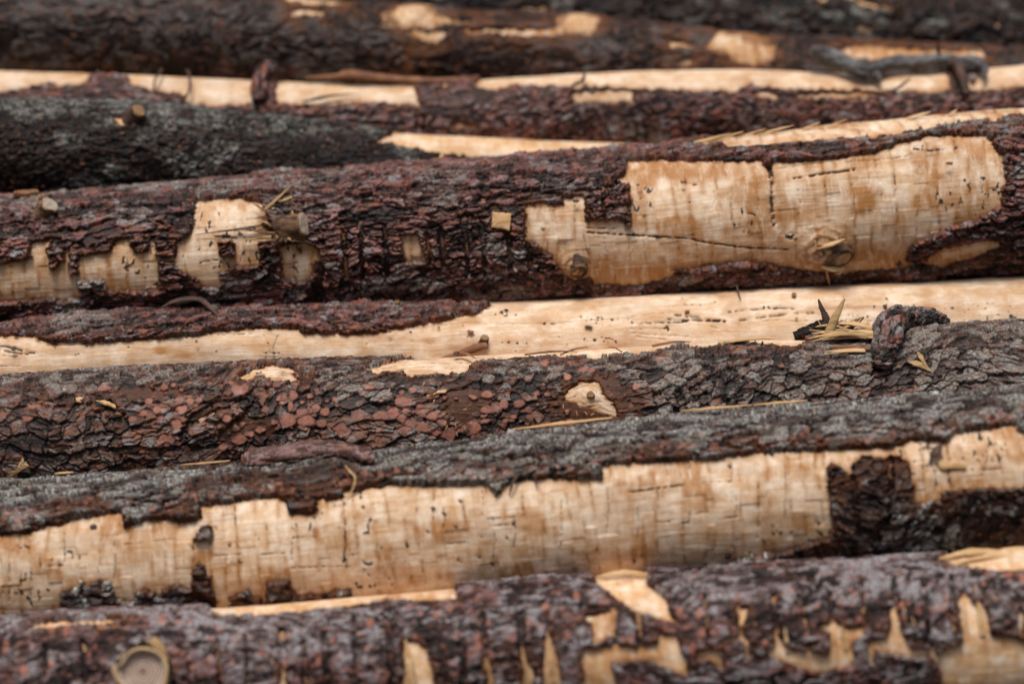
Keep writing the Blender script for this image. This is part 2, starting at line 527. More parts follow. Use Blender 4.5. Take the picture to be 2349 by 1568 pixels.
def build_log(log, label, bark_mat, wood_mat, ops, style, base='bark', du=2.2, dv=2.0, lichen=(), reds=(), slits=(), lines=(), bumps=(), cat='log',
              rag=3.5, stain=0.5, rings=True, wood_marks=1.0, rustw=12.0, curl=0.0, lich0=0.0, lich_th=0.5, ustain=(), smooth=(), alt=None):
    s = log.seed
    xs = np.concatenate([np.arange(XMIN, -30, 9.0), np.arange(-30, 2380, du), np.arange(2380, XMAX, 9.0)])
    rm = float(log.r(1174))
    dth = dv / rm
    th = np.concatenate([np.linspace(-math.pi, -1.75, 14)[:-1], np.arange(-1.75, 1.75, dth), np.linspace(1.75, math.pi, 14)])
    c, t, e1, e2, rw = log.frame(xs)
    k = log.depth(xs) / F
    TH, X = np.meshgrid(th, xs)
    U = X
    V = TH * log.r(xs)[:, None]
    thc = np.clip(TH, -1.46, 1.46)
    rc = rw[:, None, None]
    base_p = c[:, None, :] + rc * (np.cos(thc)[..., None] * e1[:, None, :] + np.sin(thc)[..., None] * e2[:, None, :])
    px, py = project(base_p)
    nrm = np.cos(TH)[..., None] * e1[:, None, :] + np.sin(TH)[..., None] * e2[:, None, :]

    # ---- where the bark is still on (pixels inside its edge)
    jx = (fbm(U / 16, V / 12, s + 1, 3) - 0.5) * rag * 3 + (fbm(U / 55, V / 3.2, s + 2, 3) - 0.5) * rag * 5
    jy = (fbm(U / 12, V / 22, s + 5, 3) - 0.5) * rag * 3 + (fbm(U / 5, V / 9, s + 6, 2) - 0.5) * rag
    d = np.full(px.shape, 60.0 if base == 'bark' else -60.0)
    for typ, poly in ops:
        sdv = poly_sd(px + jx, py + jy, poly)
        d = np.minimum(d, -sdv) if typ == 'w' else np.maximum(d, sdv)

    # ---- wood surface
    ui = U + (fbm(U / 90, V / 160, s + 40, 2) - 0.5) * 30
    wl = 33.0
    cell = np.floor(ui / wl + (vn(np.floor(ui / wl) * 1.0, V * 0, s + 3) - 0.5) * 0)
    jit = _h(cell, cell * 0, s + 31)
    off = ui / wl - cell
    line_pos = 0.25 + 0.5 * jit
    dl = np.abs(off - line_pos) * wl
    seg = fbm(cell * 3.1, V / 26, s + 9, 3)
    wobble = vn(V / 11, cell, s + 8) * 2.2
    vline = np.exp(-(np.maximum(dl - wobble * 0.6, 0) / 1.4) ** 2) * ss(0.54, 0.72, seg) * wood_marks * ss(0.3, 0.6, fbm(U / 6, V / 9, s + 13, 3))
    side = np.where(off > line_pos, cell + 1, cell)
    tilev = np.floor(V / 58 + _h(side, side * 0, s + 17) * 3)
    tile = _h(side, tilev, s + 19)
    fv = V / 58 + _h(side, side * 0, s + 17) * 3
    hline = np.exp(-((fv - np.round(fv)) * 58 / 1.3) ** 2) * (_h(side, np.round(fv), s + 77) > 0.86) * wood_marks
    hw = (tile - 0.5) * 2.6 * wood_marks + (fbm(U / 160, V / 60, s + 51, 3) - 0.5) * 5 + (fbm(U / 40, V / 3.5, s + 52, 3) - 0.5) * 1.0
    hw = hw - 1.6 * vline - 1.2 * hline
    mark = vline * 0.62 + hline * 0.55 * ss(0.35, 0.6, fbm(U / 18, V / 18, s + 61, 2))
    blot = fbm(U / 9, V / 14, s + 63, 3)
    clus = fbm(U / 120, V / 90, s + 64, 3)
    mark = mark + ss(0.63, 0.76, blot) * ss(0.48, 0.66, clus) * 0.85 * wood_marks
    stn = ss(0.46, 0.70, fbm(U / 70, V / 55, s + 71, 4)) * stain + np.exp(-(dl / 5.5) ** 2) * ss(0.40, 0.60, seg) * 0.95 * stain * wood_marks
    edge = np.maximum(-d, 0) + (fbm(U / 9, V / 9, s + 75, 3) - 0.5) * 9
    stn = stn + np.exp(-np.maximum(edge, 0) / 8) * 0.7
    edge_brown = ss(4.0, 0.5, edge) * 0.8  # inner-bark residue that also paints a shadow line along bark edges
    stn = stn + np.clip(tile - 0.55, 0, 1) * 0.75 * wood_marks
    gry = ss(0.60, 0.8, fbm(U / 240, V / 40, s + 73, 3)) * 0.35
    knot_edge = edge_brown
    for pts, w_, dark, dep in lines:
        ld = line_d(px + jx * 0.35, py + jy * 0.35, pts)
        f = np.exp(-(ld / w_) ** 2) * ss(0.22, 0.55, fbm(U / 7, V / 7, s + 83, 3)) * 1.15
        mark = mark + f * dark
        hw = hw - f * dep
    for bx, by, rx, ry, amp, kn in bumps:
        q = np.sqrt(((px - bx) / rx) ** 2 + ((py - by) / ry) ** 2)
        hw = hw + amp * np.exp(-q * q * 1.2) * (1 + 0.10 * np.sin(q * 16 + fbm(U / 14, V / 10, s + 91, 2) * 6))
        if kn:
            rg = (0.5 + 0.5 * np.sin(q * 17 + fbm(U / 16, V / 8, s + 92, 3) * 9))
            knot_edge = np.maximum(knot_edge, np.exp(-q * q * 0.9) * kn * rg)
            mark = mark + ss(0.28, 0.1, q) * kn * 0.6
    for ux, uy, rx, ry, a in ustain:
        stn = stn + a * np.exp(-((px - ux) / rx) ** 2 - ((py - uy) / ry) ** 2)
    pos = c[:, None, :] + (rc + (hw * k[:, None])[..., None]) * nrm

    nx, nt = px.shape
    I = np.arange(nx * nt).reshape(nx, nt)
    q = np.stack([I[:-1, :-1], I[1:, :-1], I[1:, 1:], I[:-1, 1:]], -1).reshape(-1, 4)
    ddm = np.minimum.reduce([d[:-1, :-1], d[1:, :-1], d[1:, 1:], d[:-1, 1:]]).ravel()
    ddx = np.maximum.reduce([d[:-1, :-1], d[1:, :-1], d[1:, 1:], d[:-1, 1:]]).ravel()
    uvw = np.stack([U, V], -1).reshape(-1, 2) / 100.0 + s * 3.7

    root = empty('log', Vector(c[len(c) // 2]))
    tag(root, label, cat, 'logs lying across the pile')

    def pack(name, P, look, keep, mat, caps=False):
        f = q[keep]
        used = np.zeros(nx * nt, bool)
        used[f.ravel()] = True
        P, look, uv2 = P.reshape(-1, 3), look.reshape(-1, 4), uvw
        fl = [f]
        if caps:
            used[I[0]] = True
            used[I[-1]] = True
        remap = np.cumsum(used) - 1
        P, look, uv2 = P[used], look[used], uv2[used]
        f = remap[f]
        fl = [f]
        if caps:
            n0 = len(P)
            P = np.concatenate([P, c[:1], c[-1:]])
            look = np.concatenate([look, [[0, .3, .1, 0]], [[0, .3, .1, 0]]])
            uv2 = np.concatenate([uv2, uv2[:1], uv2[-1:]])
            a, b = remap[I[0]], remap[I[-1]]
            fl.append(np.stack([a[:-1], a[1:], np.full(nt - 1, n0)], -1))
            fl.append(np.stack([b[1:], b[:-1], np.full(nt - 1, n0 + 1)], -1))
        # normals face outwards
        P0 = P[fl[0][0]]
        nn = np.cross(P0[1] - P0[0], P0[3] - P0[0])
        if nn @ (P0[0] - c[0]) < 0:
            fl = [g[:, ::-1] for g in fl]
        return mesh_obj(name, P, fl, mat, root, look, uv2)

    lw = np.stack([np.clip(mark, 0, 1), np.clip(stn, 0, 1), np.clip(gry, 0, 1), np.clip(knot_edge, 0, 1)], -1)
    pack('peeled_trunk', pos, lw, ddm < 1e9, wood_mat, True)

    # ---- bark
    if (ddx > 0).any():
        def relief(st, s):
            cu, cv, amp, tilt, warp = st['cu'], st['cv'], st['amp'], st['tilt'], st['warp']
            u_ = U + 0.9 * cu * 4 * (fbm(U / (cu * 7), V / (cu * 5), s + 99, 2) - 0.5)
            v_ = V + 0.7 * cv * 4 * (fbm(U / (cu * 6), V / (cv * 7), s + 98, 2) - 0.5)
            av = 0.45 + 1.1 * ss(0.3, 0.7, fbm(U / 110, V / 60, s + 97, 3))
            oc = st.get('oct', 4)
            wu = (fbm(u_ / (cu * 0.8), v_ / (cv * 0.8), s + 101, oc) - 0.5) * warp * 1.6
            wv = (fbm(u_ / (cu * 0.8), v_ / (cv * 0.8), s + 111, oc) - 0.5) * warp * 1.6
            f1, f2, idv, dx1, dy1 = worley(u_ / cu + wu, v_ / cv + wv, s + 121)
            g = ss(0.0, 0.07, f2 - f1)
            plate = g * (0.15 + 0.9 * idv) + tilt * (0.5 - dy1 + 0.3 * dx1) * g
            g1, g2, id2, ex1, ey1 = worley(u_ / (cu * 0.40) + wu * 2.2, v_ / (cv * 0.45) + wv * 2.2, s + 131)
            small = ss(0.0, 0.2, g2 - g1) * (0.2 + 0.9 * id2) + tilt * (0.4 - ey1)
            big = fbm(U / 130, V / 70, s + 141, 3) - 0.5
            fs = cu / 34.0
            fine = fbm(u_ / (13 * fs), v_ / 7, s + 151, 3) - 0.5
            fis = 1 - np.abs(fbm(u_ / (cu * 1.5) + wu, v_ / (cv * 0.9) + wv, s + 156, 3) - 0.5) * 2
            h = log.T * (0.75 + 0.5 * big) + amp * (0.75 * plate * (0.7 + 0.3 * av) + st.get('small', 0.55) * av * small + st.get('fine', 0.5) * fine - st.get('fis', 1.1) * ss(0.90, 0.98, fis) - 0.6)
            pid = st.get('pid', 0.33)
            return h, pid * idv + (1 - pid) * id2, fine
        hb, idm, fine = relief(style, s)
        amp = style['amp']
        if alt is not None:
            h2, i2, _ = relief(alt[0], s + 500)
            am = ss(-6, 6, poly_sd(px + jx, py + jy, alt[1]))
            hb = hb * (1 - am) + h2 * am
            idm = np.where(am > 0.5, i2, idm)
        idv = idm
        lif = curl * np.exp(-np.maximum(d, 0) / 7) * ss(0.45, 0.7, fbm(U / 40, V / 40, s + 161, 2))
        hb = hb + lif
        smo = np.zeros(px.shape)
        for qx, qy, rx, ry in smooth:
            e = ((px + jx * 2 - qx) / rx) ** 2 + ((py + jy * 2 - qy) / ry) ** 2
            smo = np.maximum(smo, ss(1.25, 0.45, e + (fbm(U / 18, V / 10, s + 158, 3) - 0.5) * 1.6))
        hb = hb * (1 - smo) + smo * (log.T * 0.55 + 2.2 * (fbm(U / 45, V / 4, s + 157, 3) - 0.5))
        tone = np.clip((hb - log.T * 0.75) / (amp * 1.1) + 0.35, 0, 1)  # deeper relief gets a darker colour, so fissures look dark
        rd = np.zeros(px.shape)
        for qx, qy, rx, ry, ra in reds:
            wob = 1 + 0.35 * (vn(U / 9, V / 9, s + 171) - 0.5) + 0.06 * np.sin(np.arctan2((py - qy) / ry, (px - qx) / rx) * 3 + qx)
            e = np.sqrt(((px - qx) / rx) ** 2 + ((py - qy) / ry) ** 2) / wob
            m = ss(1.05, 0.92, e)
            tl = (px - qx) / rx * 0.8 + (py - qy) / ry * 1.2
            hb = hb * (1 - m) + m * (log.T * 0.8 + amp * 0.55 + tl + 0.6 * (vn(U / 5, V / 5, s + 172) - .5))
            rd = np.maximum(rd * (1 - m), m * ra * (1 - 0.45 * ss(0.6, 1.0, e)))
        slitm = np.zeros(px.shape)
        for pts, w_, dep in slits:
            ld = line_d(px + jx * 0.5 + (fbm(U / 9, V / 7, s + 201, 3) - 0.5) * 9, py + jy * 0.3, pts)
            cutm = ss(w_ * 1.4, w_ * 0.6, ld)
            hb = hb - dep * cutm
            slitm = np.maximum(slitm, cutm * 0.8 * ss(0.28, 0.6, fbm(U / 14, V / 16, s + 203, 3)))  # slit floors are coloured darker than the bark around
        hb = np.maximum(hb, 0.6 + fine * 1.5)
        e = ss(-1.6, 1.6, d)
        hb = hb * e - 3.0 * (1 - e)
        posb = c[:, None, :] + (rc + (hb * k[:, None])[..., None]) * nrm
        li = fbm(U / 85, V / 45, s + 181, 4) + lich0
        for qx, qy, rx, ry, a in lichen:
            li = li + a * np.exp(-((px - qx) / rx) ** 2 - ((py - qy) / ry) ** 2)
        li = ss(lich_th, lich_th + 0.16, li) * (0.15 + 0.85 * ss(0.25, 0.7, idv)) * ss(0.2, 0.7, tone) * (1 - smo)
        ru = np.maximum(smo * 0.75, 0) + np.exp(-(np.maximum(d, 0) / rustw) ** 2) * ss(0.25, 0.55, fbm(U / 20, V / 20, s + 191, 2)) * 0.85
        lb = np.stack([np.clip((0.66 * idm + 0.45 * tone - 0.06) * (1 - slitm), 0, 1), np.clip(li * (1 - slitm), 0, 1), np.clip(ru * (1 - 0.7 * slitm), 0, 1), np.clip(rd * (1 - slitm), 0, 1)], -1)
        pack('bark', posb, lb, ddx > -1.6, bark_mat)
    return root


FLAKY = dict(cu=46, cv=21, amp=6.5, tilt=1.1, warp=0.6, fine=.5, small=.42, pid=.45)
SCALY = dict(cu=36, cv=27, amp=4.8, tilt=1.7, warp=0.42, fine=.3, small=.22, oct=3, pid=.62, fis=.7)
RIDGED = dict(cu=56, cv=27, amp=5.6, tilt=1.6, warp=0.6, fine=.35, oct=3, small=.3, pid=.6, fis=1.8)
CUTBARK = dict(cu=44, cv=26, amp=4.0, tilt=0.6, warp=0.6, fine=.6, small=.5)
BLOCKY = dict(cu=38, cv=22, amp=7.0, tilt=0.9, warp=0.6, fine=.6)
SMALL = dict(cu=26, cv=14, amp=4.2, tilt=0.8, warp=0.6, fine=.6)
FINGER = dict(cu=30, cv=34, amp=6.0, tilt=0.8, warp=0.6, fine=.6)
SMOOTH = dict(cu=46, cv=26, amp=4.0, tilt=0.4, warp=0.9)

L1 = Log([(0, 1422, 184), (600, 1390, 184), (1100, 1347, 184), (1700, 1302, 184), (2349, 1268, 184)], 16, 1)
L2 = Log([(0, 1122, 182), (500, 1088, 182), (900, 1045, 184), (1200, 1010, 185), (1500, 975, 186), (1900, 942, 188), (2349, 905, 190)], 18, 2)
L3 = Log([(0, 872, 150), (550, 838, 152), (900, 827, 154), (1440, 798, 156), (1850, 776, 156), (2349, 742, 158)], 11, 3)
L4 = Log([(0, 752, 108), (250, 722, 110), (500, 712, 112), (1000, 699, 115), (1500, 674, 118), (2349, 636, 122)], 11, 4)
L5 = Log([(0, 462, 158), (300, 438, 160), (850, 392, 168), (1440, 352, 178), (1670, 318, 182), (1890, 290, 190), (2349, 248, 196)], 12, 5)
L6 = Log([(0, 232, 128), (300, 243, 128), (500, 256, 128), (900, 306, 124), (1480, 333, 120), (2349, 400, 116)], 8, 6)
L7 = Log([(0, 163, 100), (300, 172, 100), (600, 186, 100), (900, 199, 98), (1100, 186, 98), (1350, 168, 98), (1700, 158, 98), (1950, 172, 98), (2150, 170, 98), (2349, 150, 98)], 8, 7)
L8 = Log([(0, -40, 122), (500, -20, 120), (850, 14, 116), (1400, 44, 110), (1650, 80, 106), (1900, 92, 104), (2349, 118, 100)], 8, 8)
L9 = Log([(0, -130, 90), (700, -70, 95), (1300, -40, 98), (2349, 10, 100)], 8, 9)
L10 = Log([(0, -290, 125), (1200, -240, 125), (2349, -175, 120)], 8, 10)
L11 = Log([(0, -480, 130), (1200, -455, 125), (2349, -400, 125)], 8, 11)
L1.d = [DIST - 0.32, DIST - 0.32]
prev = [L1]
for L in (L2, L3, L4, L5, L6, L7, L8):
    settle(L, prev)
    prev.append(L)
dshift = DIST - float(np.mean(L3.d))
for L in prev:
    L.d = [v + dshift for v in L.d]
settle(L9, prev)
prev.append(L9)
settle(L10, [L9, L8])
settle(L11, [L10, L9])
L10.d = [v - 0.02 for v in L10.d]
cd.dof.focus_distance = float(np.mean(L3.d)) - 60 * S0

# ------------------------------------------------------------------ ground: unseen soil bank, put in to carry the pile and block light
_g = []
for L in (L1, L3, L5, L7, L9, L11):
    p = W(1174.0, float(L.cy(1174)), float(L.depth(1174)))
    _g.append((p[1], p[2] - (float(L.r(1174)) + 14) * S0 * 1.25))
z0 = _g[0][1]
prof = [(-60, z0), (_g[0][0] - 0.05, z0)] + [(y + 0.12, z - 0.02) for y, z in _g[1:]] + [(_g[-1][0] + 0.8, _g[-1][1] + 0.2), (90, _g[-1][1] + 0.3)]
xsg = np.concatenate([[-60], np.linspace(-4, 4, 30), [60]])
pr = []
for (a, b), (a2, b2) in zip(prof[:-1], prof[1:]):
    for tt in np.linspace(0, 1, 6)[:-1]:
        pr.append((a + (a2 - a) * tt, b + (b2 - b) * tt))
pr.append(prof[-1])
pr = np.array(pr)
GX, GY = np.meshgrid(xsg, pr[:, 0])
GZ = np.repeat(pr[:, 1:2], len(xsg), 1) + (fbm(GX * 2 + 50, GY * 2 + 50, 5, 3) - 1.0) * 0.05
I = np.arange(GX.size).reshape(GX.shape)
gq = np.stack([I[:-1, :-1], I[:-1, 1:], I[1:, 1:], I[1:, :-1]], -1).reshape(-1, 4)
gr = mesh_obj('ground', np.stack([GX, GY, GZ], -1).reshape(-1, 3), gq, M['soil'])
tag(gr, 'dark bare soil of the bank under the log pile', 'ground', None, 'structure')

# ------------------------------------------------------------------ the logs, nearest first
ops = [
    ('w', Z('C1', 1330, 1040, 1500, 1010, 2335, 965, 'C2', 0, 950, 500, 905, 790, 900, 800, 1025, 600, 1030, 300, 1035, 0, 1080, 'C1', 2335, 1080, 1800, 1135, 1450, 1135)),
    ('w', Z('C1', 205, 1172, 400, 1155, 850, 1135, 860, 1160, 600, 1190, 220, 1220)),
    ('w', Z('C1', 650, 1182, 850, 1180, 840, 1212, 660, 1217)),
    ('w', Z('C2', 440, 1300, 520, 1280, 600, 1330, 650, 1568, 660, 1650, 430, 1650)),
    ('w', Z('C2', 1010, 1390, 1040, 1500, 1055, 1650, 985, 1650)),
    ('w', Z('C1', 1880, 1420, 1915, 1568, 1900, 1640, 1850, 1640)),
    ('w', Z('C2', 1240, 1330, 1325, 1530, 1300, 1600, 1225, 1600)),
    ('w', Z('C2', 1380, 1260, 1440, 1250, 1500, 1530, 1480, 1600, 1360, 1600)),
    ('w', Z('C2', 1650, 1120, 1840, 1090, 1840, 1240, 1710, 1310, 1690, 1180)),
    ('w', Z('C2', 1610, 1400, 1640, 1330, 1860, 1300, 2000, 1320, 2130, 1290, 2150, 1230, 2260, 1240, 2290, 1350, 2335, 1400, 2335, 1640, 1550, 1640, 1640, 1500)),
    ('w', Z('C2', 1700, 860, 1760, 770, 1900, 790, 2080, 850, 2060, 900, 2180, 990, 2260, 1160, 2180, 1150, 1960, 1080, 1780, 960, 1720, 920)),
    ('w', Z('C3', 600, 1340, 660, 1320, 680, 1210, 700, 1230, 740, 1330, 880, 1350, 900, 1300, 930, 1350, 1030, 1370, 1040, 1230, 960, 1190, 1060, 1150, 1170, 1190, 1270, 1180, 1280, 1240, 1180, 1290, 1210, 1380, 1190, 1440, 1000, 1490, 870, 1470, 650, 1390)),
    ('w', Z('C3', 140, 1350, 320, 1330, 330, 1470, 250, 1420, 160, 1400)),
    ('w', Z('C3', 290, 1280, 440, 1240, 510, 1280, 500, 1400, 470, 1400, 480, 1300, 430, 1270, 300, 1300)),
    ('w', Z('C3', 1280, 1280, 1430, 1250, 1440, 1060, 1470, 1060, 1500, 1130, 1520, 1200, 1580, 1320, 1700, 1330, 1720, 1280, 1750, 1370, 1800, 1330, 1920, 1290, 1890, 1010, 1940, 950, 2010, 1040, 2060, 1030, 2110, 1140, 2120, 1240, 2280, 1250, 2335, 1280, 2500, 1300, 2500, 1640, 1800, 1640, 1760, 1440, 1700, 1380, 1590, 1400, 1350, 1340, 1330, 1430, 1290, 1420)),
    ('w', Z('C3', 1850, 1030, 1875, 1220, 1850, 1210)),
    ('w', Z('C3', 2290, 1050, 2335, 1100, 2325, 1260, 2290, 1240)),
    ('w', Z('C3', 1760, 750, 1900, 690, 2250, 590, 2290, 480, 2335, 440, 2500, 400, 2500, 820, 2200, 830, 1880, 810, 1800, 780)),
    ('w', Z('C3', 850, 722, 900, 700, 940, 735, 860, 742)),
    ('w', Z('C3', 420, 1070, 500, 1060, 470, 1180, 440, 1170)),
    ('b', Z('C2', 1820, 1430, 2060, 1400, 2335, 1520, 2335, 1640, 1900, 1640)),
]
sl = []
for x, y0, y1, w in ((300, 1330, 1568, 7), (560, 1300, 1568, 8), (1450, 1290, 1568, 6), (1640, 1270, 1568, 5), (1885, 1240, 1480, 14), (2030, 1290, 1568, 9), (2170, 1250, 1568, 11)):
    sl.append((Z('C1', x, y0, x + 15, y1), w * .6, 20))
for x, y0, y1, w in ((110, 1150, 1568, 7), (350, 1130, 1568, 9), (620, 1280, 1568, 7), (830, 1200, 1568, 11), (975, 1120, 1450, 10), (1225, 1120, 1420, 13), (1400, 1110, 1300, 8), (1840, 1080, 1300, 9), (2010, 1090, 1300, 9)):
    sl.append((Z('C2', x, y0, x + 12, y1), w * .6, 20))
for x, y0, y1, w in ((210, 1000, 1260, 7), (430, 1050, 1260, 7), (665, 1000, 1240, 9), (860, 960, 1180, 7), (1040, 990, 1180, 8), (1250, 900, 1160, 8), (1465, 900, 1180, 10), (1665, 900, 1300, 9), (1850, 880, 1250, 8)):
    sl.append((Z('C3', x, y0, x + 20, y1), w * .6, 20))
sl.append((Z('C2', 1120, 1040, 1400, 1050, 1800, 1080), 5, 11))
_r = random.Random(12)
red1 = []
for _ in range(150):
    q = _r.uniform(5, 12)
    x = _r.uniform(0, 2349)
    red1.append((x, _r.uniform(1440, 1568) - x * .05, q * _r.uniform(.6, 1), q * _r.uniform(.6, 1.2), _r.uniform(.2, .8)))
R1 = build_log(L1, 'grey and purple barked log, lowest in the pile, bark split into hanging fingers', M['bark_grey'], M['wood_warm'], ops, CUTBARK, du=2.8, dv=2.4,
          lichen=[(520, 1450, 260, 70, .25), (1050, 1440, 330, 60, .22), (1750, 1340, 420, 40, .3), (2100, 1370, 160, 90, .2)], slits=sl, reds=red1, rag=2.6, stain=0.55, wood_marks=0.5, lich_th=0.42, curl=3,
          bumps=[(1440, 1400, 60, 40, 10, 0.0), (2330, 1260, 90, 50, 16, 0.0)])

ops = [
    ('w', Z('C1', -700, 640, -300, 600, 0, 575, 95, 570, 210, 565, 270, 525, 410, 505, 460, 470, 640, 450, 820, 430, 830, 520, 905, 505, 960, 480, 1100, 478, 1200, 490, 1340, 465, 1355, 430, 1330, 385, 1440, 375, 1540, 360,
            1700, 325, 1860, 325, 1905, 345, 1930, 435, 2110, 435, 2110, 345, 2280, 335, 'C2', 20, 290, 200, 265, 400, 245, 560, 250, 800, 245, 980, 240, 1130, 240, 1250, 200, 1500, 200, 1700, 205, 1760, 195, 1765, 110,
            2000, 95, 2335, 80, 'C3', 0, 80, 290, 70, 430, 50, 600, 20, 1050, 12, 'B3', 1480, 1480, 1600, 1430, 1800, 1450, 1870, 1390, 2335, 1325, 2500, 1300, 3200, 1200,
            'C3', 3200, 900, 2335, 1000, 'C2', 2335, 1200, 0, 1300, 'C1', 1000, 1350, -700, 1500)),
    ('b', Z('C1', 410, 1300, 412, 960, 450, 940, 520, 930, 550, 875, 570, 920, 610, 910, 650, 870, 735, 875, 765, 990, 800, 1015, 900, 1020, 920, 960, 975, 922, 1060, 985, 1095, 930, 1180, 905, 1280, 930, 1290, 780, 1330, 750, 1365, 800, 1400, 835, 1395, 880, 1425, 980, 1445, 1010, 1440, 1300)),
    ('b', Z('C1', 1540, 1000, 1580, 955, 1660, 950, 1740, 995, 1740, 1060, 1540, 1060)),
    ('b', Z('C1', 1790, 1080, 1780, 880, 1870, 870, 1940, 880, 1930, 920, 2010, 975, 2140, 965, 2335, 930, 2335, 1080)),
    ('b', Z('C1', 1310, 605, 1340, 560, 1370, 525, 1410, 518, 1420, 570, 1405, 610, 1360, 610)),
    ('b', Z('C3', 1015, 120, 1040, 102, 1080, 100, 1120, 150, 1170, 195, 1195, 205, 1175, 120, 1250, 55, 1330, 60, 1400, 75, 1440, 45, 1500, 55, 1545, 100, 1590, 230, 1575, 365, 1690, 365, 1720, 340, 1790, 355, 1785, 290, 1880, 270, 2000, 262, 2335, 258, 2700, 260, 3200, 200, 3200, 900,
            1750, 800, 340, 850, 380, 755, 520, 700, 740, 683, 900, 620, 1060, 580, 1065, 500)),
    ('b', Z('C2', 980, 235, 1135, 235, 1090, 280, 1045, 318, 1040, 280)),
    ('b', Z('B3', 2280, 1360, 2335, 1330, 2500, 1310, 2500, 1390, 2335, 1390)),
]
ln = []
for cr, x, y0, y1 in (('C1', 60, 720, 1020), ('C1', 205, 800, 1030), ('C1', 425, 560, 800), ('C1', 760, 600, 900), ('C1', 1290, 600, 760), ('C1', 1945, 440, 740), ('C1', 2300, 480, 760), ('C2', 40, 350, 760), ('C2', 705, 380, 560), ('C2', 965, 280, 440), ('C2', 1040, 460, 800),
                      ('C2', 1180, 440, 660), ('C2', 1490, 330, 690), ('C2', 1800, 260, 560), ('C2', 2000, 370, 620), ('C2', 2135, 270, 490), ('C3', 380, 100, 220), ('C3', 560, 200, 600), ('C3', 740, 100, 480), ('C3', 1045, 160, 480), ('C3', 2080, 0, 140), ('C3', 1740, 150, 290), ('C3', 100, 380, 500), ('C3', 410, 280, 460)):
    ln.append((Z(cr, x, y0, x + 8, (y0 + y1) / 2, x - 4, y1), 1.5, 0.75, 2.2))
for cr, x0, x1, y in (('C1', 300, 430, 785), ('C1', 1430, 1600, 712), ('C1', 1955, 2110, 595), ('C1', 1750, 1900, 705), ('C1', 830, 945, 635), ('C2', 1000, 1170, 465), ('C2', 1040, 1180, 515), ('C2', 2140, 2220, 495), ('C2', 730, 850, 635), ('C3', 190, 380, 220), ('C3', 40, 100, 500), ('C3', 150, 230, 430), ('C3', 340, 420, 460), ('C3', 1690, 1880, 150), ('C1', 1950, 2335, 795)):
    ln.append((Z(cr, x0, y, x1, y - 8), 1.6, 0.7, 2.5))
ln.append((Z('C2', 1950, 290, 2150, 260, 2310, 240), 2.2, 0.9, 4))
bl = []
for cr, x, y in (('C2', 600, 550), ('C2', 790, 520), ('C2', 710, 430), ('C2', 1130, 595), ('C2', 465, 640), ('C2', 460, 760), ('C2', 180, 760), ('C2', 940, 720), ('C2', 1030, 770), ('C2', 810, 750), ('C2', 340, 860), ('C2', 370, 910), ('C2', 820, 350), ('C2', 1180, 500), ('C2', 950, 580), ('C2', 170, 385), ('C2', 710, 300), ('C1', 125, 650), ('C1', 95, 680), ('C1', 175, 650), ('C1', 1715, 590), ('C1', 1600, 750), ('C1', 1530, 640), ('C1', 1270, 640), ('C3', 395, 655), ('C3', 960, 560), ('C3', 650, 35), ('C3', 365, 120), ('C3', 960, 490), ('C2', 1980, 750)):
    p0 = Z(cr, x, y)[0]
    ln.append(([(p0[0] - 2, p0[1] - 2), (p0[0] + 3, p0[1] + 3)], 4.0, 0.8, 1.5))
_r = random.Random(9)
_ex, _ey = [0, 71, 145, 220, 320, 460, 660, 730, 780, 900, 1100, 1200, 1380, 1500, 1650, 1900, 2050, 2200, 2349], [1225, 1212, 1190, 1180, 1190, 1165, 1145, 1165, 1130, 1112, 1112, 1100, 1092, 1060, 1045, 1035, 1020, 1000, 975]
red2 = []
for _ in range(230):
    x = _r.uniform(0, 2349)
    y = float(np.interp(x, _ex, _ey)) - abs(_r.gauss(6, 16)) - 6
    q = _r.uniform(4, 9)
    red2.append((x, y, q, q * _r.uniform(.5, .9), _r.uniform(.1, .42)))
TONGUE = Z('C3', 900, 30, 1640, 30, 1640, 250, 2700, 200, 3200, 150, 3200, 1000, 300, 1000, 300, 700, 1000, 560)
sl2 = [(Z('C3', 1190, 190, 1215, 400, 1230, 560), 5, 15), (Z('C3', 1440, 60, 1450, 250, 1430, 480), 5, 15)]
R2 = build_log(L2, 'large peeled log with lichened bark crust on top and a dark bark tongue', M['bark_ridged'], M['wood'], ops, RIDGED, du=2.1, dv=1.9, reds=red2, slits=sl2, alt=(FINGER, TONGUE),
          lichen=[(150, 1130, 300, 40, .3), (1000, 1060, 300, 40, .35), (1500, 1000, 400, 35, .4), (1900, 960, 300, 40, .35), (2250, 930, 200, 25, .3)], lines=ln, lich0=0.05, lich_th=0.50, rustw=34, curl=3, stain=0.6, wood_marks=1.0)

ops = [
    ('w', Z('B2', 170, 975, 350, 915, 600, 870, 1050, 840, 1500, 800, 2335, 760, 'B3', 0, 750, 800, 700, 900, 700, 870, 790, 850, 828, 450, 795, 100, 842, 'B2', 2335, 822, 2000, 872, 1700, 902, 1300, 897, 950, 917, 900, 945, 880, 980, 800, 1000, 500, 1025, 430, 980, 290, 1000, 170, 1000)),
    ('w', Z('B1', 1590, 1025, 1700, 970, 1820, 945, 1920, 960, 2010, 1000, 2100, 1020, 2000, 1050, 1850, 1060, 1750, 1030, 1640, 1050)),
    ('w', Z('B2', 1520, 1120, 1560, 1080, 1650, 1050, 1720, 1045, 1770, 1090, 1770, 1140, 1840, 1180, 1880, 1250, 1840, 1285, 1760, 1240, 1620, 1220, 1600, 1190, 1520, 1170)),
    ('w', Z('B1', 1310, 1310, 1340, 1270, 1440, 1240, 1430, 1265, 1380, 1290, 1330, 1320)),
    ('b', Z('B1', 1950, 1000, 2100, 1040, 2050, 1060, 1960, 1020)),
]
reds = []
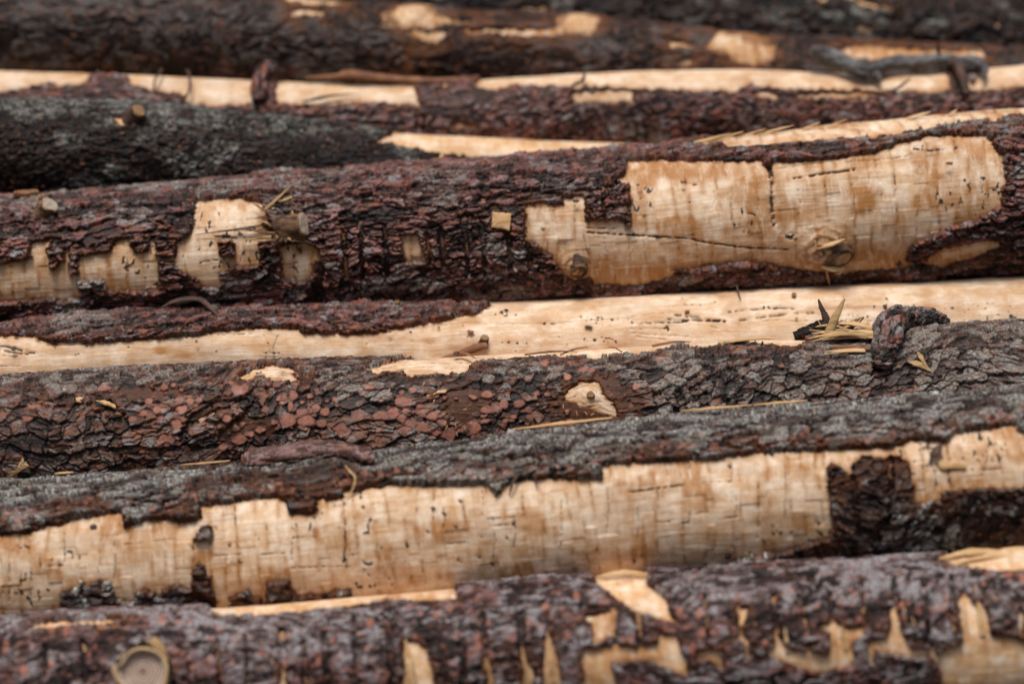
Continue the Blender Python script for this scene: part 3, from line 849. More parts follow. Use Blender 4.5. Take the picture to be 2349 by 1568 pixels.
for x, y, rx, ry in ((430, 1290, 35, 25), (290, 1275, 45, 25), (130, 1280, 35, 30), (375, 1255, 35, 30), (215, 1100, 30, 15), (440, 1190, 55, 30), (635, 1275, 32, 27), (560, 1340, 40, 28), (490, 1320, 35, 25), (740, 1390, 45, 35), (450, 1365, 50, 20), (915, 1345, 35, 35), (1000, 1240, 45, 22),
                     (1110, 1200, 28, 30), (1210, 1200, 35, 25), (1555, 1320, 32, 22), (1000, 1140, 35, 22), (430, 1130, 20, 15), (30, 1360, 35, 35), (1380, 945, 25, 18), (1535, 1030, 25, 20), (1400, 1140, 20, 12), (660, 1380, 28, 20), (560, 1250, 25, 16), (910, 1160, 20, 14), (2150, 915, 24, 14), (1690, 990, 26, 14), (1990, 1090, 22, 20), (1640, 985, 30, 16), (700, 1310, 26, 18), (820, 1360, 22, 16)):
    p0 = Z('B2', x, y)[0]
    reds.append((p0[0], p0[1], rx * ZK * 1.2, ry * ZK * 1.2, 0.6 + 0.4 * ((x * 7.3) % 1.0)))
for x, y, rx, ry in ((2020, 1260, 40, 25), (2045, 1310, 50, 35), (1925, 1310, 40, 40), (2110, 1235, 25, 25), (2170, 1255, 30, 25), (2150, 1325, 30, 25), (2270, 1365, 35, 30), (2040, 1440, 45, 25), (1600, 1115, 50, 30), (1960, 1150, 25, 30), (1200, 1180, 25, 22), (1270, 1190, 25, 18), (1180, 1330, 30, 35),
                     (1110, 1420, 50, 25), (1600, 1430, 40, 25), (1000, 1190, 25, 20), (960, 1265, 20, 20), (1215, 1240, 35, 25), (1690, 1500, 30, 20), (1830, 1320, 20, 15), (1490, 1475, 25, 20), (1080, 1290, 24, 16), (890, 1300, 28, 14), (1730, 1370, 22, 16), (1940, 1220, 16, 30), (1330, 1180, 20, 14), (700, 1110, 40, 16), (230, 1225, 40, 12), (190, 1300, 36, 16), (1050, 1240, 18, 20)):
    p0 = Z('B1', x, y)[0]
    reds.append((p0[0], p0[1], rx * ZK * 1.2, ry * ZK * 1.2, 0.6 + 0.4 * ((x * 7.3) % 1.0)))
_r = random.Random(3)
extra = []
for _ in range(190):
    x, y = _r.uniform(360, 1420), _r.gauss(955, 45)
    if y < 868 or y > 1040 or (x > 1250 and _r.random() < .6):
        continue
    q = _r.uniform(4, 10)
    extra.append((x, y, q, q * _r.uniform(.55, .9), _r.uniform(.25, .75)))
reds = extra + reds
ln = [(Z('B2', 300, 960, 450, 930, 700, 920, 880, 915), 2.0, 0.5, 2), (Z('B2', 350, 985, 500, 960, 800, 960), 1.6, 0.5, 2), (Z('B2', 1000, 890, 1400, 870, 1700, 860, 2200, 830), 1.5, 0.45, 2), (Z('B2', 900, 915, 1200, 880, 1600, 850), 1.3, 0.4, 2)]
for x0, y0, x1, y1 in ((1700, 1020, 1800, 985), (1760, 985, 1900, 975), (1650, 1020, 1760, 1010), (1870, 1000, 1990, 1010)):
    ln.append((Z('B1', x0, y0, (x0 + x1) / 2, (y0 + y1) / 2 - 10, x1, y1), 1.5, 0.6, 2))
for pts in ((1540, 1130, 1600, 1090, 1690, 1065, 1750, 1085), (1540, 1160, 1600, 1140, 1640, 1100, 1700, 1090, 1740, 1130), (1640, 1200, 1700, 1190, 1760, 1180, 1830, 1220), (1660, 1220, 1740, 1210, 1850, 1260)):
    ln.append((Z('B2', *pts), 1.5, 0.5, 1.6))
sl = [(Z('B3', 240, 900, 330, 1000, 370, 1100, 400, 1200), 26, 7), (Z('B3', 30, 1130, 60, 1200, 50, 1260), 10, 9), (Z('B1', 1230, 1450, 1220, 1400, 1300, 1280, 1450, 1200, 1650, 1180), 6, 9), (Z('B1', 1320, 1480, 1500, 1420, 1650, 1300, 1700, 1230), 14, 9), (Z('B1', 640, 1180, 760, 1240, 830, 1320), 12, 8)]
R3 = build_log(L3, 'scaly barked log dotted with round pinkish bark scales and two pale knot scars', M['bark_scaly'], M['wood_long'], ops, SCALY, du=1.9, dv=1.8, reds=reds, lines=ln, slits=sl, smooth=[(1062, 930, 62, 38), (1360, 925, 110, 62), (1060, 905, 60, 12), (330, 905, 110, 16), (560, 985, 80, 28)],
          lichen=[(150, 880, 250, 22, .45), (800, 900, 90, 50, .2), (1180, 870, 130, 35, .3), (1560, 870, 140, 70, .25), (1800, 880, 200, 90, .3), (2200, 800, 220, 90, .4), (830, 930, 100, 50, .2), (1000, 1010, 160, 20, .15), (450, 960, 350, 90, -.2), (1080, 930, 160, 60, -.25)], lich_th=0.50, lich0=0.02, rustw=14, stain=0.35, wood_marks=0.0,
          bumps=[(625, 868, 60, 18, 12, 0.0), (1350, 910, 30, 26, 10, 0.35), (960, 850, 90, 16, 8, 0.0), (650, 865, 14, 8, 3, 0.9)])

ops = [('b', Z('B1', -900, 880, -900, 500, 0, 560, 150, 600, 560, 520, 1300, 480, 2335, 480, 'B2', 500, 430, 700, 450, 760, 541, 1015, 543, 1010, 552, 940, 592, 850, 610, 560, 660, 250, 720, 30, 730, 0, 715, 'B1', 2260, 722, 2030, 730, 1990, 690, 1850, 690, 1480, 700, 1150, 750, 700, 780, 330, 785, 200, 750, 0, 741))]
ln = [(Z('B1', 0, 800, 60, 810, 130, 830, 240, 855), 3, 0.7, 4), (Z('B1', 0, 830, 100, 850, 200, 860), 3, 0.6, 4), (Z('B1', 20, 870, 140, 880), 2, 0.5, 2), (Z('B1', 0, 945, 140, 938), 1.6, 0.5, 2), (Z('B1', 780, 775, 1080, 745, 1380, 730, 1700, 720), 1.8, 0.55, 2), (Z('B1', 300, 800, 700, 790), 1.6, 0.5, 2),
      (Z('B1', 1760, 720, 1790, 820, 1770, 890), 2.2, 0.5, 1), (Z('B1', 1850, 740, 1820, 830, 1830, 880), 2.2, 0.5, 1), (Z('B1', 1750, 855, 1870, 855), 1.5, 0.6, 1), (Z('B1', 1740, 880, 1850, 882), 1.3, 0.5, 1), (Z('B1', 1760, 745, 1880, 735), 1.3, 0.5, 1),
      (Z('B2', 2030, 660, 2180, 650, 2335, 640), 3, 0.6, 3), (Z('B2', 1950, 690, 2100, 695, 2190, 690), 1.6, 0.5, 2), (Z('B2', 1970, 720, 2150, 735, 2335, 740), 1.6, 0.5, 2), (Z('B2', 1980, 745, 2180, 765), 1.5, 0.4, 2), (Z('B2', 2195, 680, 2205, 695), 5, 0.9, 3), (Z('B2', 2210, 625, 2335, 632, 'B3', 100, 630, 340, 640), 2.2, 0.8, 4),
      (Z('B3', 350, 575, 500, 560, 680, 545, 800, 555), 3.2, 0.55, 3), (Z('B3', 0, 600, 200, 620, 350, 640), 2.4, 0.6, 3), (Z('B3', 440, 630, 600, 610, 800, 585, 930, 580), 3, 0.6, 4), (Z('B3', 0, 590, 180, 605), 1.5, 0.5, 2), (Z('B3', 580, 640, 700, 630, 800, 640, 900, 640), 1.5, 0.45, 2), (Z('B3', 240, 670, 300, 690), 1.5, 0.6, 2),
      (Z('B2', 640, 670, 900, 650, 1200, 660, 1400, 655), 2.2, 0.35, 2), (Z('B2', 1380, 655, 1460, 655), 3.5, 0.6, 2), (Z('B2', 1460, 655, 1900, 620, 2335, 570, 'B3', 0, 550), 2, 0.3, 2), (Z('B3', 950, 520, 1300, 500, 1700, 480, 2335, 445), 2.2, 0.32, 1), (Z('B3', 50, 525, 180, 530), 4, 0.45, 1)]
rg_ = random.Random(5)
for cr, x0, x1, y0, y1, n in (('B2', 1630, 1860, 750, 785, 26), ('B3', 1150, 2335, 520, 660, 70), ('B2', 1620, 1980, 610, 670, 26), ('B2', 1020, 1200, 570, 610, 12), ('B2', 1060, 1200, 760, 790, 8), ('B1', 200, 1900, 800, 900, 14), ('B2', 0, 1600, 660, 880, 16), ('B3', 0, 1600, 470, 560, 14)):
    for _ in range(n):
        p0 = Z(cr, rg_.uniform(x0, x1), rg_.uniform(y0, y1))[0]
        ln.append(([p0, (p0[0] + rg_.uniform(.5, 3), p0[1] + rg_.uniform(-1, 1))], rg_.uniform(1.2, 2.4), 0.85, 0.5))
R4 = build_log(L4, 'smooth bare pale log with a long strip of purple flaky bark left on its top', M['bark_flaky'], M['wood_long'], ops, FLAKY, base='wood', du=1.9, dv=1.8, lines=ln, lichen=[(700, 740, 120, 20, .2), (180, 735, 90, 14, .15)], lich_th=0.56, wood_marks=0.0, stain=0.42, curl=2,
          ustain=[(370, 805, 16, 10, .9), (430, 815, 40, 12, .6), (470, 845, 60, 8, .7), (340, 850, 80, 9, .8), (985, 780, 18, 8, 1.0), (1040, 800, 60, 14, .3), (1420, 790, 60, 14, .5), (1570, 800, 60, 14, .3), (2000, 705, 240, 8, .5), (130, 805, 50, 8, .5), (560, 790, 40, 10, .5)])

ops = [
    ('w', Z('A2', 1930, 1075, 'A3', 0, 1072, 590, 1082, 615, 1112, 680, 1085, 1000, 1070, 1360, 1010, 1520, 960, 1700, 915, 2080, 910, 2150, 990, 2200, 1050, 2210, 1230, 2180, 1290, 2190, 1370, 2010, 1470, 1870, 1500,
            'B3', 1830, 30, 1720, 70, 1590, 135, 1540, 230, 1600, 250, 1520, 290, 1150, 310, 870, 290, 700, 270, 490, 240, 0, 305, 'B2', 2335, 312, 2200, 345, 2000, 402, 1700, 392, 1690, 340, 1620, 362, 1510, 310, 1400, 180, 1320, 120, 1250, 100, 1240, 50,
            'A2', 1250, 1520, 1250, 1375, 1390, 1350, 1400, 1370, 1500, 1370, 1510, 1320, 1650, 1315, 1655, 1470, 1920, 1470, 1925, 1510, 1950, 1510, 1950, 1245, 1820, 1215, 1900, 1180, 1930, 1120)),
    ('w', Z('B3', 1640, 240, 1800, 140, 1960, 120, 2020, 90, 2160, 110, 2190, 150, 2060, 190, 1960, 240, 1860, 250, 1790, 290)),
    ('w', Z('A3', 60, 985, 350, 905, 500, 820, 1000, 760, 1500, 700, 2335, 600, 3300, 480, 3300, 690, 2335, 790, 2100, 830, 1500, 898, 1350, 925, 800, 968, 500, 985, 280, 990)),
    ('w', Z('B1', 215, 120, 330, 110, 320, 170, 335, 270, 370, 300, 400, 260, 450, 150, 470, 170, 460, 320, 525, 330, 515, 210, 740, 175, 770, 95, 890, 85, 870, 130, 910, 180, 990, 180, 1010, 85, 1035, 80, 1045, 200, 1080, 220, 1170, 210, 1180, 110, 1260, 60, 1290, 0,
            'A1', 1290, 1480, 1310, 1345, 1500, 1322, 1740, 1350, 1780, 1420, 1750, 1490, 1800, 1540, 'B1', 1860, 30, 1860, 95, 1725, 110, 1735, 270, 1600, 280, 1560, 258, 1530, 300, 1470, 320, 1475, 412, 1350, 405, 1300, 340, 1180, 300, 1160, 240, 1050, 240, 1065, 420, 960, 432, 720, 432, 690, 362, 525, 372, 535, 470, 430, 500, 300, 482, 0, 510, -800, 560, -800, 330, 0, 262, 210, 222)),
    ('b', Z('B1', 1455, 115, 1560, 108, 1580, 195, 1500, 222, 1460, 190)),
    ('w', Z('B1', 1850, 150, 1950, 130, 2050, 110, 2130, 160, 2150, 232, 2090, 240, 2100, 300, 2075, 340, 2090, 372, 1885, 362, 1870, 240)),
    ('w', Z('B2', 415, 75, 450, 62, 545, 62, 590, 245, 450, 240)),
]
ln = [(Z('B2', 1660, 50, 1760, 55, 2000, 70, 2335, 90, 'B3', 200, 115, 500, 155, 760, 160), 2.2, 0.8, 5), (Z('A2', 1660, 1520, 1940, 1525), 2.5, 0.6, 3),
      (Z('A3', 640, 1120, 655, 1250, 650, 1380, 665, 1500), 7, 0.62, 4), (Z('A3', 640, 1110, 655, 1200), 5, 0.5, 3), (Z('A3', 800, 1190, 950, 1165, 1200, 1130), 2.4, 0.85, 6), (Z('A3', 1150, 1080, 1400, 1060, 1560, 1040), 1.8, 0.5, 3), (Z('A3', 690, 1130, 850, 1100, 1000, 1090), 1.8, 0.4, 3), (Z('A3', 1610, 995, 1700, 1012, 1800, 998), 2.5, 0.85, 2), (Z('A3', 1870, 1000, 1890, 985), 3, 0.9, 1),
      (Z('A3', 450, 1420, 540, 1430), 3, 0.75, 2), (Z('A3', 80, 1215, 150, 1232), 2.5, 0.8, 2), (Z('B3', 750, 70, 800, 80), 7, 0.9, 4),
      (Z('B2', 1840, 60, 2335, 110), 1.3, 0.3, 2), (Z('B1', 1350, 245, 1450, 235), 2, 0.6, 2), (Z('B1', 1450, 40, 1750, 40), 1.6, 0.5, 2), (Z('B1', 870, 130, 910, 190, 890, 250, 845, 282), 2.2, 0.95, -2), (Z('B1', 1420, 75, 1640, 90, 1850, 80), 2.4, 0.75, 3),
      (Z('B2', 1410, 40, 1400, 180, 1420, 230), 1.8, 0.6, 2), (Z('B2', 1510, 50, 1515, 200), 1.5, 0.5, 2), (Z('B2', 1640, 60, 1690, 280), 1.8, 0.6, 2), (Z('B2', 1780, 90, 1800, 240), 1.5, 0.45, 2), (Z('B2', 1940, 80, 1960, 250), 1.6, 0.5, 2), (Z('B2', 2040, 110, 2060, 250), 1.6, 0.5, 2)]
for x, y0, y1 in ((100, 1270, 1500), (265, 1280, 1380), (380, 1260, 1470), (550, 1260, 1420), (830, 1270, 1440), (1190, 1230, 1450), (1360, 1160, 1300), (1470, 1120, 1330), (1635, 1100, 1380), (1750, 1100, 1350), (1900, 1200, 1400), (2050, 1060, 1370), (2140, 1020, 1230)):
    ln.append((Z('A3', x, y0, x + 12, (y0 + y1) / 2, x, y1), 1.5, 0.50, 1.8))
for y in (1240, 1270, 1310, 1325, 1350):
    ln.append((Z('A3', 690, y + 10, 850, y, 1100, y + 4), 1.1, 0.42, 1))
sl = [(Z('B1', 2110, 235, 2140, 300, 2120, 400, 2140, 560), 11, 12)]
for x, y0, y1, w in ((40, 40, 330, 7), (150, -30, 350, 8), (315, 20, 330, 8), (600, 60, 250, 6), (690, 40, 260, 9), (850, 60, 300, 8), (965, 0, 320, 9), (1140, 30, 280, 10), (1265, 60, 280, 8)):
    sl.append((Z('B2', x, y0, x + 20, y1), w * .62, 18))
sl += [(Z('A2', 960, 1200, 1000, 1260, 970, 1340), 9, 9), (Z('A2', 1020, 1270, 1250, 1290, 1500, 1310), 3.5, 8), (Z('A2', 1600, 1290, 1750, 1280, 1900, 1230), 3, 7), (Z('A2', 1770, 1250, 1780, 1460), 3.5, 9), (Z('A1', 1240, 1330, 1260, 1450, 1180, 1500), 13, 7), (Z('A2', 830, 1380, 850, 1520), 8, 9), (Z('B1', 1050, 225, 1170, 235), 5, 8), (Z('B1', 830, 150, 840, 100), 3, 6)]
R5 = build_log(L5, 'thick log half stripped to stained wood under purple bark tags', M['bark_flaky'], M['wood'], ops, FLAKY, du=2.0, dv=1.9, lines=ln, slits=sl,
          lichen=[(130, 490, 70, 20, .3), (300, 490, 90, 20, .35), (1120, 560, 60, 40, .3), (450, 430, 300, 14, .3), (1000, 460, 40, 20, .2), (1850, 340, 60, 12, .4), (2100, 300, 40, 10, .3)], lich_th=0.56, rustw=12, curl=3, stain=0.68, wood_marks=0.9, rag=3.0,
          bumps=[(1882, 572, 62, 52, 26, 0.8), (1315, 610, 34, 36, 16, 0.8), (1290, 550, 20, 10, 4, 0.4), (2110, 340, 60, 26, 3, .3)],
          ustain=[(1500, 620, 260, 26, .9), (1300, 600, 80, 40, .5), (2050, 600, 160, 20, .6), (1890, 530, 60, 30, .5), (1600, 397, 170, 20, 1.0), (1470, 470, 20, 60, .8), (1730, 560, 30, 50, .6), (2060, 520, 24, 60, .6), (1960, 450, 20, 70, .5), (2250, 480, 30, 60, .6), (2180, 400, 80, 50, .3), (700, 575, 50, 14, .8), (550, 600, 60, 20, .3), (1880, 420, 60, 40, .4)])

ops = [
    ('w', Z('A2', 250, 960, 370, 890, 560, 870, 800, 875, 1040, 890, 1400, 890, 1750, 880, 2100, 900, 2300, 960, 2100, 1200, 1200, 1200, 1180, 1085, 1120, 1085, 950, 1062, 600, 1010, 440, 985, 370, 965)),
    ('w', Z('A1', 740, 790, 800, 785, 880, 800, 870, 850, 800, 850)),
]
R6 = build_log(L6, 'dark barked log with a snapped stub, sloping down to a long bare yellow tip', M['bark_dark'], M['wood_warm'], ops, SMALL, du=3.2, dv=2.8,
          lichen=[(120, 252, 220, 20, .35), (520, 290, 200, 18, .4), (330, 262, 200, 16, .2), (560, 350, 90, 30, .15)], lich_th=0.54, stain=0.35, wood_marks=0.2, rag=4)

ops = [
    ('w', Z('A1', -900, 360, 0, 380, 500, 390, 860, 420, 1200, 430, 1700, 460, 2335, 500, 'A2', 0, 500, 490, 540, 530, 610, 545, 650, 535, 712, 450, 700, 0, 690, 'A1', 2335, 702, 1840, 702, 1840, 560, 1720, 560, 1715, 700, 1280, 712, 1220, 640, 1100, 610, 900, 580, 830, 515, 620, 510, 580, 562, 500, 580, 300, 565, 90, 605, 0, 622, -900, 600)),
    ('w', Z('A2', 920, 562, 1000, 500, 1150, 430, 1500, 400, 2335, 390, 'A3', 0, 390, 400, 360, 750, 360, 950, 400, 1180, 440, 1320, 480, 1400, 480, 1830, 470, 1840, 600, 1700, 620, 1400, 616, 1050, 606, 760, 601, 640, 585, 520, 582, 400, 612, 0, 612, 'A2', 2335, 607, 1900, 592, 1660, 580, 1600, 600, 1550, 600, 1500, 582, 1200, 582, 1060, 602, 940, 592)),
    ('w', Z('A2', 1565, 640, 1575, 612, 1980, 606, 1972, 682, 1590, 682)),
    ('w', Z('A3', 770, 632, 1200, 622, 1380, 626, 1390, 646, 1100, 666, 800, 656)),
    ('w', Z('A3', 520, 620, 600, 600, 690, 630, 700, 660, 560, 655)),
    ('w', Z('A3', 2030, 460, 2100, 380, 2250, 350, 2335, 360, 3300, 300, 3300, 560, 2335, 588, 2060, 605, 2000, 600, 1910, 592, 1910, 530, 2010, 570)),
    ('w', Z('A2', 740, 842, 800, 828, 930, 838, 935, 858, 760, 860)),
    ('w', Z('A2', 100, 815, 170, 810, 300, 835, 250, 842, 120, 838)),
    ('b', Z('A3', 430, 590, 500, 570, 700, 600, 760, 625, 700, 630, 560, 605, 470, 640)),
    ('w', Z('A2', 670, 570, 780, 562, 780, 585, 680, 590)),
]
R7 = build_log(L7, 'long crooked log with two bare pale stretches along its top above plain purple brown bark', M['bark_flaky'], M['wood_long'], ops, SMALL, du=3.2, dv=2.8,
          lichen=[(1180, 220, 140, 16, .2), (60, 235, 120, 14, .25), (700, 240, 100, 8, .2)], lich_th=0.60, stain=0.4, wood_marks=0.4, rag=4, rustw=8,
          slits=[(Z('A2', 530, 650, 530, 860), 4, 9), (Z('A2', 575, 780, 570, 870), 4, 8)], ustain=[(200, 172, 60, 20, .6), (440, 200, 40, 20, .5), (700, 210, 40, 20, .4)])

ops = [
    ('w', Z('A2', 360, 105, 420, 65, 560, 55, 660, 100, 710, 172, 600, 188, 440, 190)),
    ('w', Z('A2', 440, 212, 760, 218, 680, 280, 640, 300, 560, 270)),
    ('w', Z('A2', 850, 200, 1500, 206, 1540, 130, 1600, 100, 1760, 130, 1700, 235, 1300, 245, 860, 224)),
    ('w', Z('A2', 430, 372, 470, 365, 490, 395, 570, 395, 560, 415, 450, 405)),
    ('w', Z('A3', 220, 315, 290, 215, 370, 250, 520, 310, 680, 322, 660, 400, 540, 440, 380, 390)),
    ('w', Z('A3', 1050, 350, 1250, 305, 1350, 308, 1750, 350, 2090, 335, 2080, 395, 1750, 402, 1200, 402)),
    ('w', Z('A1', 1920, 70, 2170, 75, 2170, 110, 1930, 108)),
    ('w', Z('A1', 1900, -20, 2335, 10, 2335, 40, 1920, 30)),
    ('w', Z('A3', 0, 290, 120, 290, 120, 320, 0, 320)),
    ('w', Z('A2', 690, 130, 900, 150, 880, 165, 720, 160)),
    ('w', Z('A3', 0, 410, 130, 400, 140, 440, 40, 450)),
    ('w', Z('A2', 2200, 290, 2335, 285, 2335, 320, 2230, 318)),
]
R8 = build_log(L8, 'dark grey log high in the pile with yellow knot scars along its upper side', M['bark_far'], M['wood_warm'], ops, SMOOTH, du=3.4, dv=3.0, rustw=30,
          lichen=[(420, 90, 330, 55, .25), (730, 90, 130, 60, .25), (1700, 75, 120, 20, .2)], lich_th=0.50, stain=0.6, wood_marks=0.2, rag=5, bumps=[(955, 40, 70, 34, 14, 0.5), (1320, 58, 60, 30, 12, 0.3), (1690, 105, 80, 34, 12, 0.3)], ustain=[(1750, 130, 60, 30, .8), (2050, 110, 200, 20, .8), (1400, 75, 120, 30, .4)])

ops = [
    ('w', Z('A2', 1190, 45, 1390, 45, 1370, 100, 1210, 98)),
    ('w', Z('A3', 1080, -30, 1200, -10, 1300, 25, 1490, 50, 1470, 78, 1300, 60)),
    ('w', Z('A3', 1210, 172, 1340, 178, 1335, 216, 1220, 206)),
    ('w', Z('A3', 930, -30, 1020, -10, 1010, 15, 940, 10)),
]
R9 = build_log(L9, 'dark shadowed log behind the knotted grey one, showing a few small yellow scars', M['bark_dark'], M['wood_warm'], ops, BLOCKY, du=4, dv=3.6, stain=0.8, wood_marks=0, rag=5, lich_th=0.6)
R10 = build_log(L10, 'very dark log without scars, behind the one with small yellow scars', M['bark_dark'], M['wood_warm'], [], BLOCKY, du=6, dv=5, lich_th=0.62)  # mostly out of view, added to shade the logs beneath
R11 = build_log(L11, 'dark barked log lying topmost on the whole pile', M['bark_dark'], M['wood_warm'], [], BLOCKY, du=8, dv=7, lich_th=0.62)  # wholly out of view, put in to shade the upper logs
# ------------------------------------------------------------------ loose pieces, stubs and splinters
def resample(pts, rad, n):
    P = np.array(pts, float)
    r = np.array(rad, float)
    m = len(P)
    t = np.linspace(0, m - 1, n)
    i = np.clip(np.floor(t).astype(int), 0, m - 2)
    f = (t - i)[:, None]
    pa, pb, pc, pd = P[np.clip(i - 1, 0, m - 1)], P[i], P[i + 1], P[np.clip(i + 2, 0, m - 1)]
    q = 0.5 * (2 * pb + (pc - pa) * f + (2 * pa - 5 * pb + 4 * pc - pd) * f ** 2 + (3 * pb - pa - 3 * pc + pd) * f ** 3)
    return q, np.interp(np.linspace(0, 1, n), np.linspace(0, 1, len(r)), r)


def stick(name, pts, rad, mat, parent=None, flat=1.0, up=None, n=None, sides=12, rough=0.18, grain=0.5, seed=0, lichen=0.0, taper_end=True, red=0.0, bark=0.0, cap_end=True):
    """a rough rod along world points; rad in photo pixels; flat < 1 squashes it along up"""
    pts = np.array(pts, float)
    L = np.linalg.norm(np.diff(pts, axis=0), axis=1).sum() / S0
    n = n or int(max(6, min(200, L / 3)))
    q, r = resample(pts, rad, n)
    r = r * S0
    t = np.gradient(q, axis=0)
    t /= np.linalg.norm(t, axis=1)[:, None]
    u = np.array(up if up is not None else (0, -0.6, 0.8), float)
    a = u[None] - (t @ u)[:, None] * t
    a /= np.linalg.norm(a, axis=1)[:, None]
    b = np.cross(t, a)
    th = np.linspace(0, 2 * math.pi, sides, endpoint=False)
    TH, UU = np.meshgrid(th, np.linspace(0, L, n))
    rp = (r / S0)[:, None]
    V = TH * rp
    cx, cyy = np.cos(TH) * 3, np.sin(TH) * 3
    nz = (fbm(UU / (rp.mean() * 2.0 + 3) + cx * 0.3 + seed * 7.7, cyy * 0.5 + cx * 0.2 + UU / 60, seed + 3, 4) - 0.5) * 2
    gz = (vn(TH * 2.2 + seed, UU / 60, seed + 9) - 0.5) * 2
    f1, f2, idv, wx, wy = worley(UU / 20 + (fbm(UU / 14, V / 14, seed + 7, 3) - .5) * 1.2 + seed, V / 13 + (fbm(UU / 14, V / 14, seed + 8, 3) - .5) * 1.2, seed + 5)
    k = 1 + rough * nz + grain * 0.3 * gz + bark * (ss(0, .15, f2 - f1) * (.2 + idv) - wy * .6) / np.maximum(rp, 4)
    co = q[:, None] + (r[:, None] * k)[..., None] * (np.cos(TH)[..., None] * a[:, None] * flat + np.sin(TH)[..., None] * b[:, None])
    I = np.arange(n * sides).reshape(n, sides)
    J = np.roll(I, -1, 1)
    f = np.stack([I[:-1], J[:-1], J[1:], I[1:]], -1).reshape(-1, 4)
    c = co.reshape(-1, 3)
    N = len(c)
    c = np.concatenate([c, q[:1], q[-1:]])
    f3 = np.concatenate([np.stack([J[0], I[0], np.full(sides, N)], -1), np.stack([I[-1], J[-1], np.full(sides, N + 1)], -1)])
    if not cap_end:
        f3 = f3[:sides]
    look = np.stack([idv, np.clip(lichen * ss(.4, .6, fbm(UU / 25, V / 20, seed + 6, 3)), 0, 1), np.zeros_like(idv), np.full_like(idv, red)], -1).reshape(-1, 4)
    look = np.concatenate([look, look[:2]])
    uv = np.stack([UU, V], -1).reshape(-1, 2) / 100 + seed
    uv = np.concatenate([uv, uv[:2]])
    return mesh_obj(name, c, [f[:, ::-1], f3[:, ::-1]], mat, parent, look, uv)


def on(log, pts, lift):
    l = lift if isinstance(lift, (list, tuple)) else [lift] * len(pts)
    return [log.at(x, y, h)[0] for (x, y), h in zip(pts, l)]


def chip(name, log, outline, lift, thick, mat, parent=None, tilt=0.0, seed=0):
    """a thin wood or bark flake with this outline lying on a log; tilt lifts its far end"""
    P = np.array(outline, float)
    n = 40
    seg = np.concatenate([[0], np.cumsum(np.linalg.norm(np.roll(P, -1, 0) - P, axis=1))])
    t = np.linspace(0, seg[-1], n, endpoint=False)
    Q = np.stack([np.interp(t, seg, np.append(P[:, i], P[0, i])) for i in (0, 1)], -1)
    Q += (np.stack([vn(t / 4, t * 0 + seed, 3), vn(t / 4, t * 0 + seed, 4)], -1) - .5) * 2.2
    c = Q.mean(0)
    rings = []
    for s, h in ((1.0, 0.0), (1.0, thick * 0.75), (0.86, thick), (0.5, thick * 1.1)):
        pr = []
        for x, y in c + (Q - c) * s:
            tl = tilt * (x - c[0]) / (np.ptp(Q[:, 0]) + 1e-6)
            pr.append(log.at(x, y, lift + h + tl + (vn(np.array(x / 6.0), np.array(y / 6.0), seed) - .5) * 1.5)[0])
        rings.append(pr)
    co = np.array(rings).reshape(-1, 3)
    m = len(rings)
    co = np.concatenate([co, [np.mean(rings[0], 0), log.at(c[0], c[1], lift + thick * 1.1)[0]]])
    I = np.arange(m * n).reshape(m, n)
    J = np.roll(I, -1, 1)
    f = np.stack([I[:-1], J[:-1], J[1:], I[1:]], -1).reshape(-1, 4)
    f3 = np.concatenate([np.stack([J[0], I[0], np.full(n, m * n)], -1), np.stack([I[-1], J[-1], np.full(n, m * n + 1)], -1)])
    look = np.tile([[0.55, 0.2, 0.0, 0.0]], (len(co), 1))
    uv = np.concatenate([(c + (Q - c) * s) for s in (1, 1, .86, .5)] + [[c, c]]) / 100
    return mesh_obj(name, co, [f, f3], mat, parent, look, uv, smooth=False)


def stub(log, root, base, tip, r0, r1, mat_side, mat_cut, lift0=-14, lift1=26, seed=0, squash=1.0, rough=0.12, dish=0.0):
    """a branch stub growing out of its log, with the cut or snapped face on its end"""
    a = log.at(base[0], base[1], lift0)[0]
    b = log.at(tip[0], tip[1], lift1)[0]
    m = (a + b) / 2
    s = stick('branch_stub', [a, m, b], [r0, (r0 + r1) / 2, r1], mat_side, root, n=14, sides=20, rough=rough, seed=seed, flat=squash, cap_end=not dish)
    d = (b - a) / np.linalg.norm(b - a)
    u = np.cross(d, [0.2, 0.3, 1.0])
    u /= np.linalg.norm(u)
    v = np.cross(d, u)
    n, rg = 36, 9
    co, uv = [b + d * S0 * (1.5 - dish)], [(0, 0)]
    for k in range(1, rg + 1):
        for j in range(n):
            t = 2 * math.pi * j / n
            q = k / rg
            rr = r1 * 0.99 * q * S0 * (1 + 0.14 * q * (vn(np.array(t * 1.3), np.array(float(seed)), 4) - .5) * 2)
            h = 1.5 * S0 + (float(vn(np.array(q * 5 * math.cos(t) + seed), np.array(q * 5 * math.sin(t)), 9)) - .5) * 4 * S0 * q
            h -= dish * S0 * float(ss(0.88, 0.72, np.array(q)))
            if k == rg:
                h = -3 * S0
            co.append(b + d * h + rr * (math.cos(t) * u + math.sin(t) * v))
            uv.append((q * math.cos(t), q * math.sin(t)))
    f3 = np.array([[0, 1 + j, 1 + (j + 1) % n] for j in range(n)])
    f4 = np.array([[1 + (k - 1) * n + j, 1 + k * n + j, 1 + k * n + (j + 1) % n, 1 + (k - 1) * n + (j + 1) % n] for k in range(1, rg) for j in range(n)])
    mesh_obj('cut_face', np.array(co), [f3, f4], mat_cut, s, None, np.array(uv))
    return s


T = tag


def rise(log, pts, near=0.0):
    """points standing up from a log's ridge, at the depth of its axis"""
    return [W(x, y, float(log.depth(x)) - near * S0) for x, y in pts]


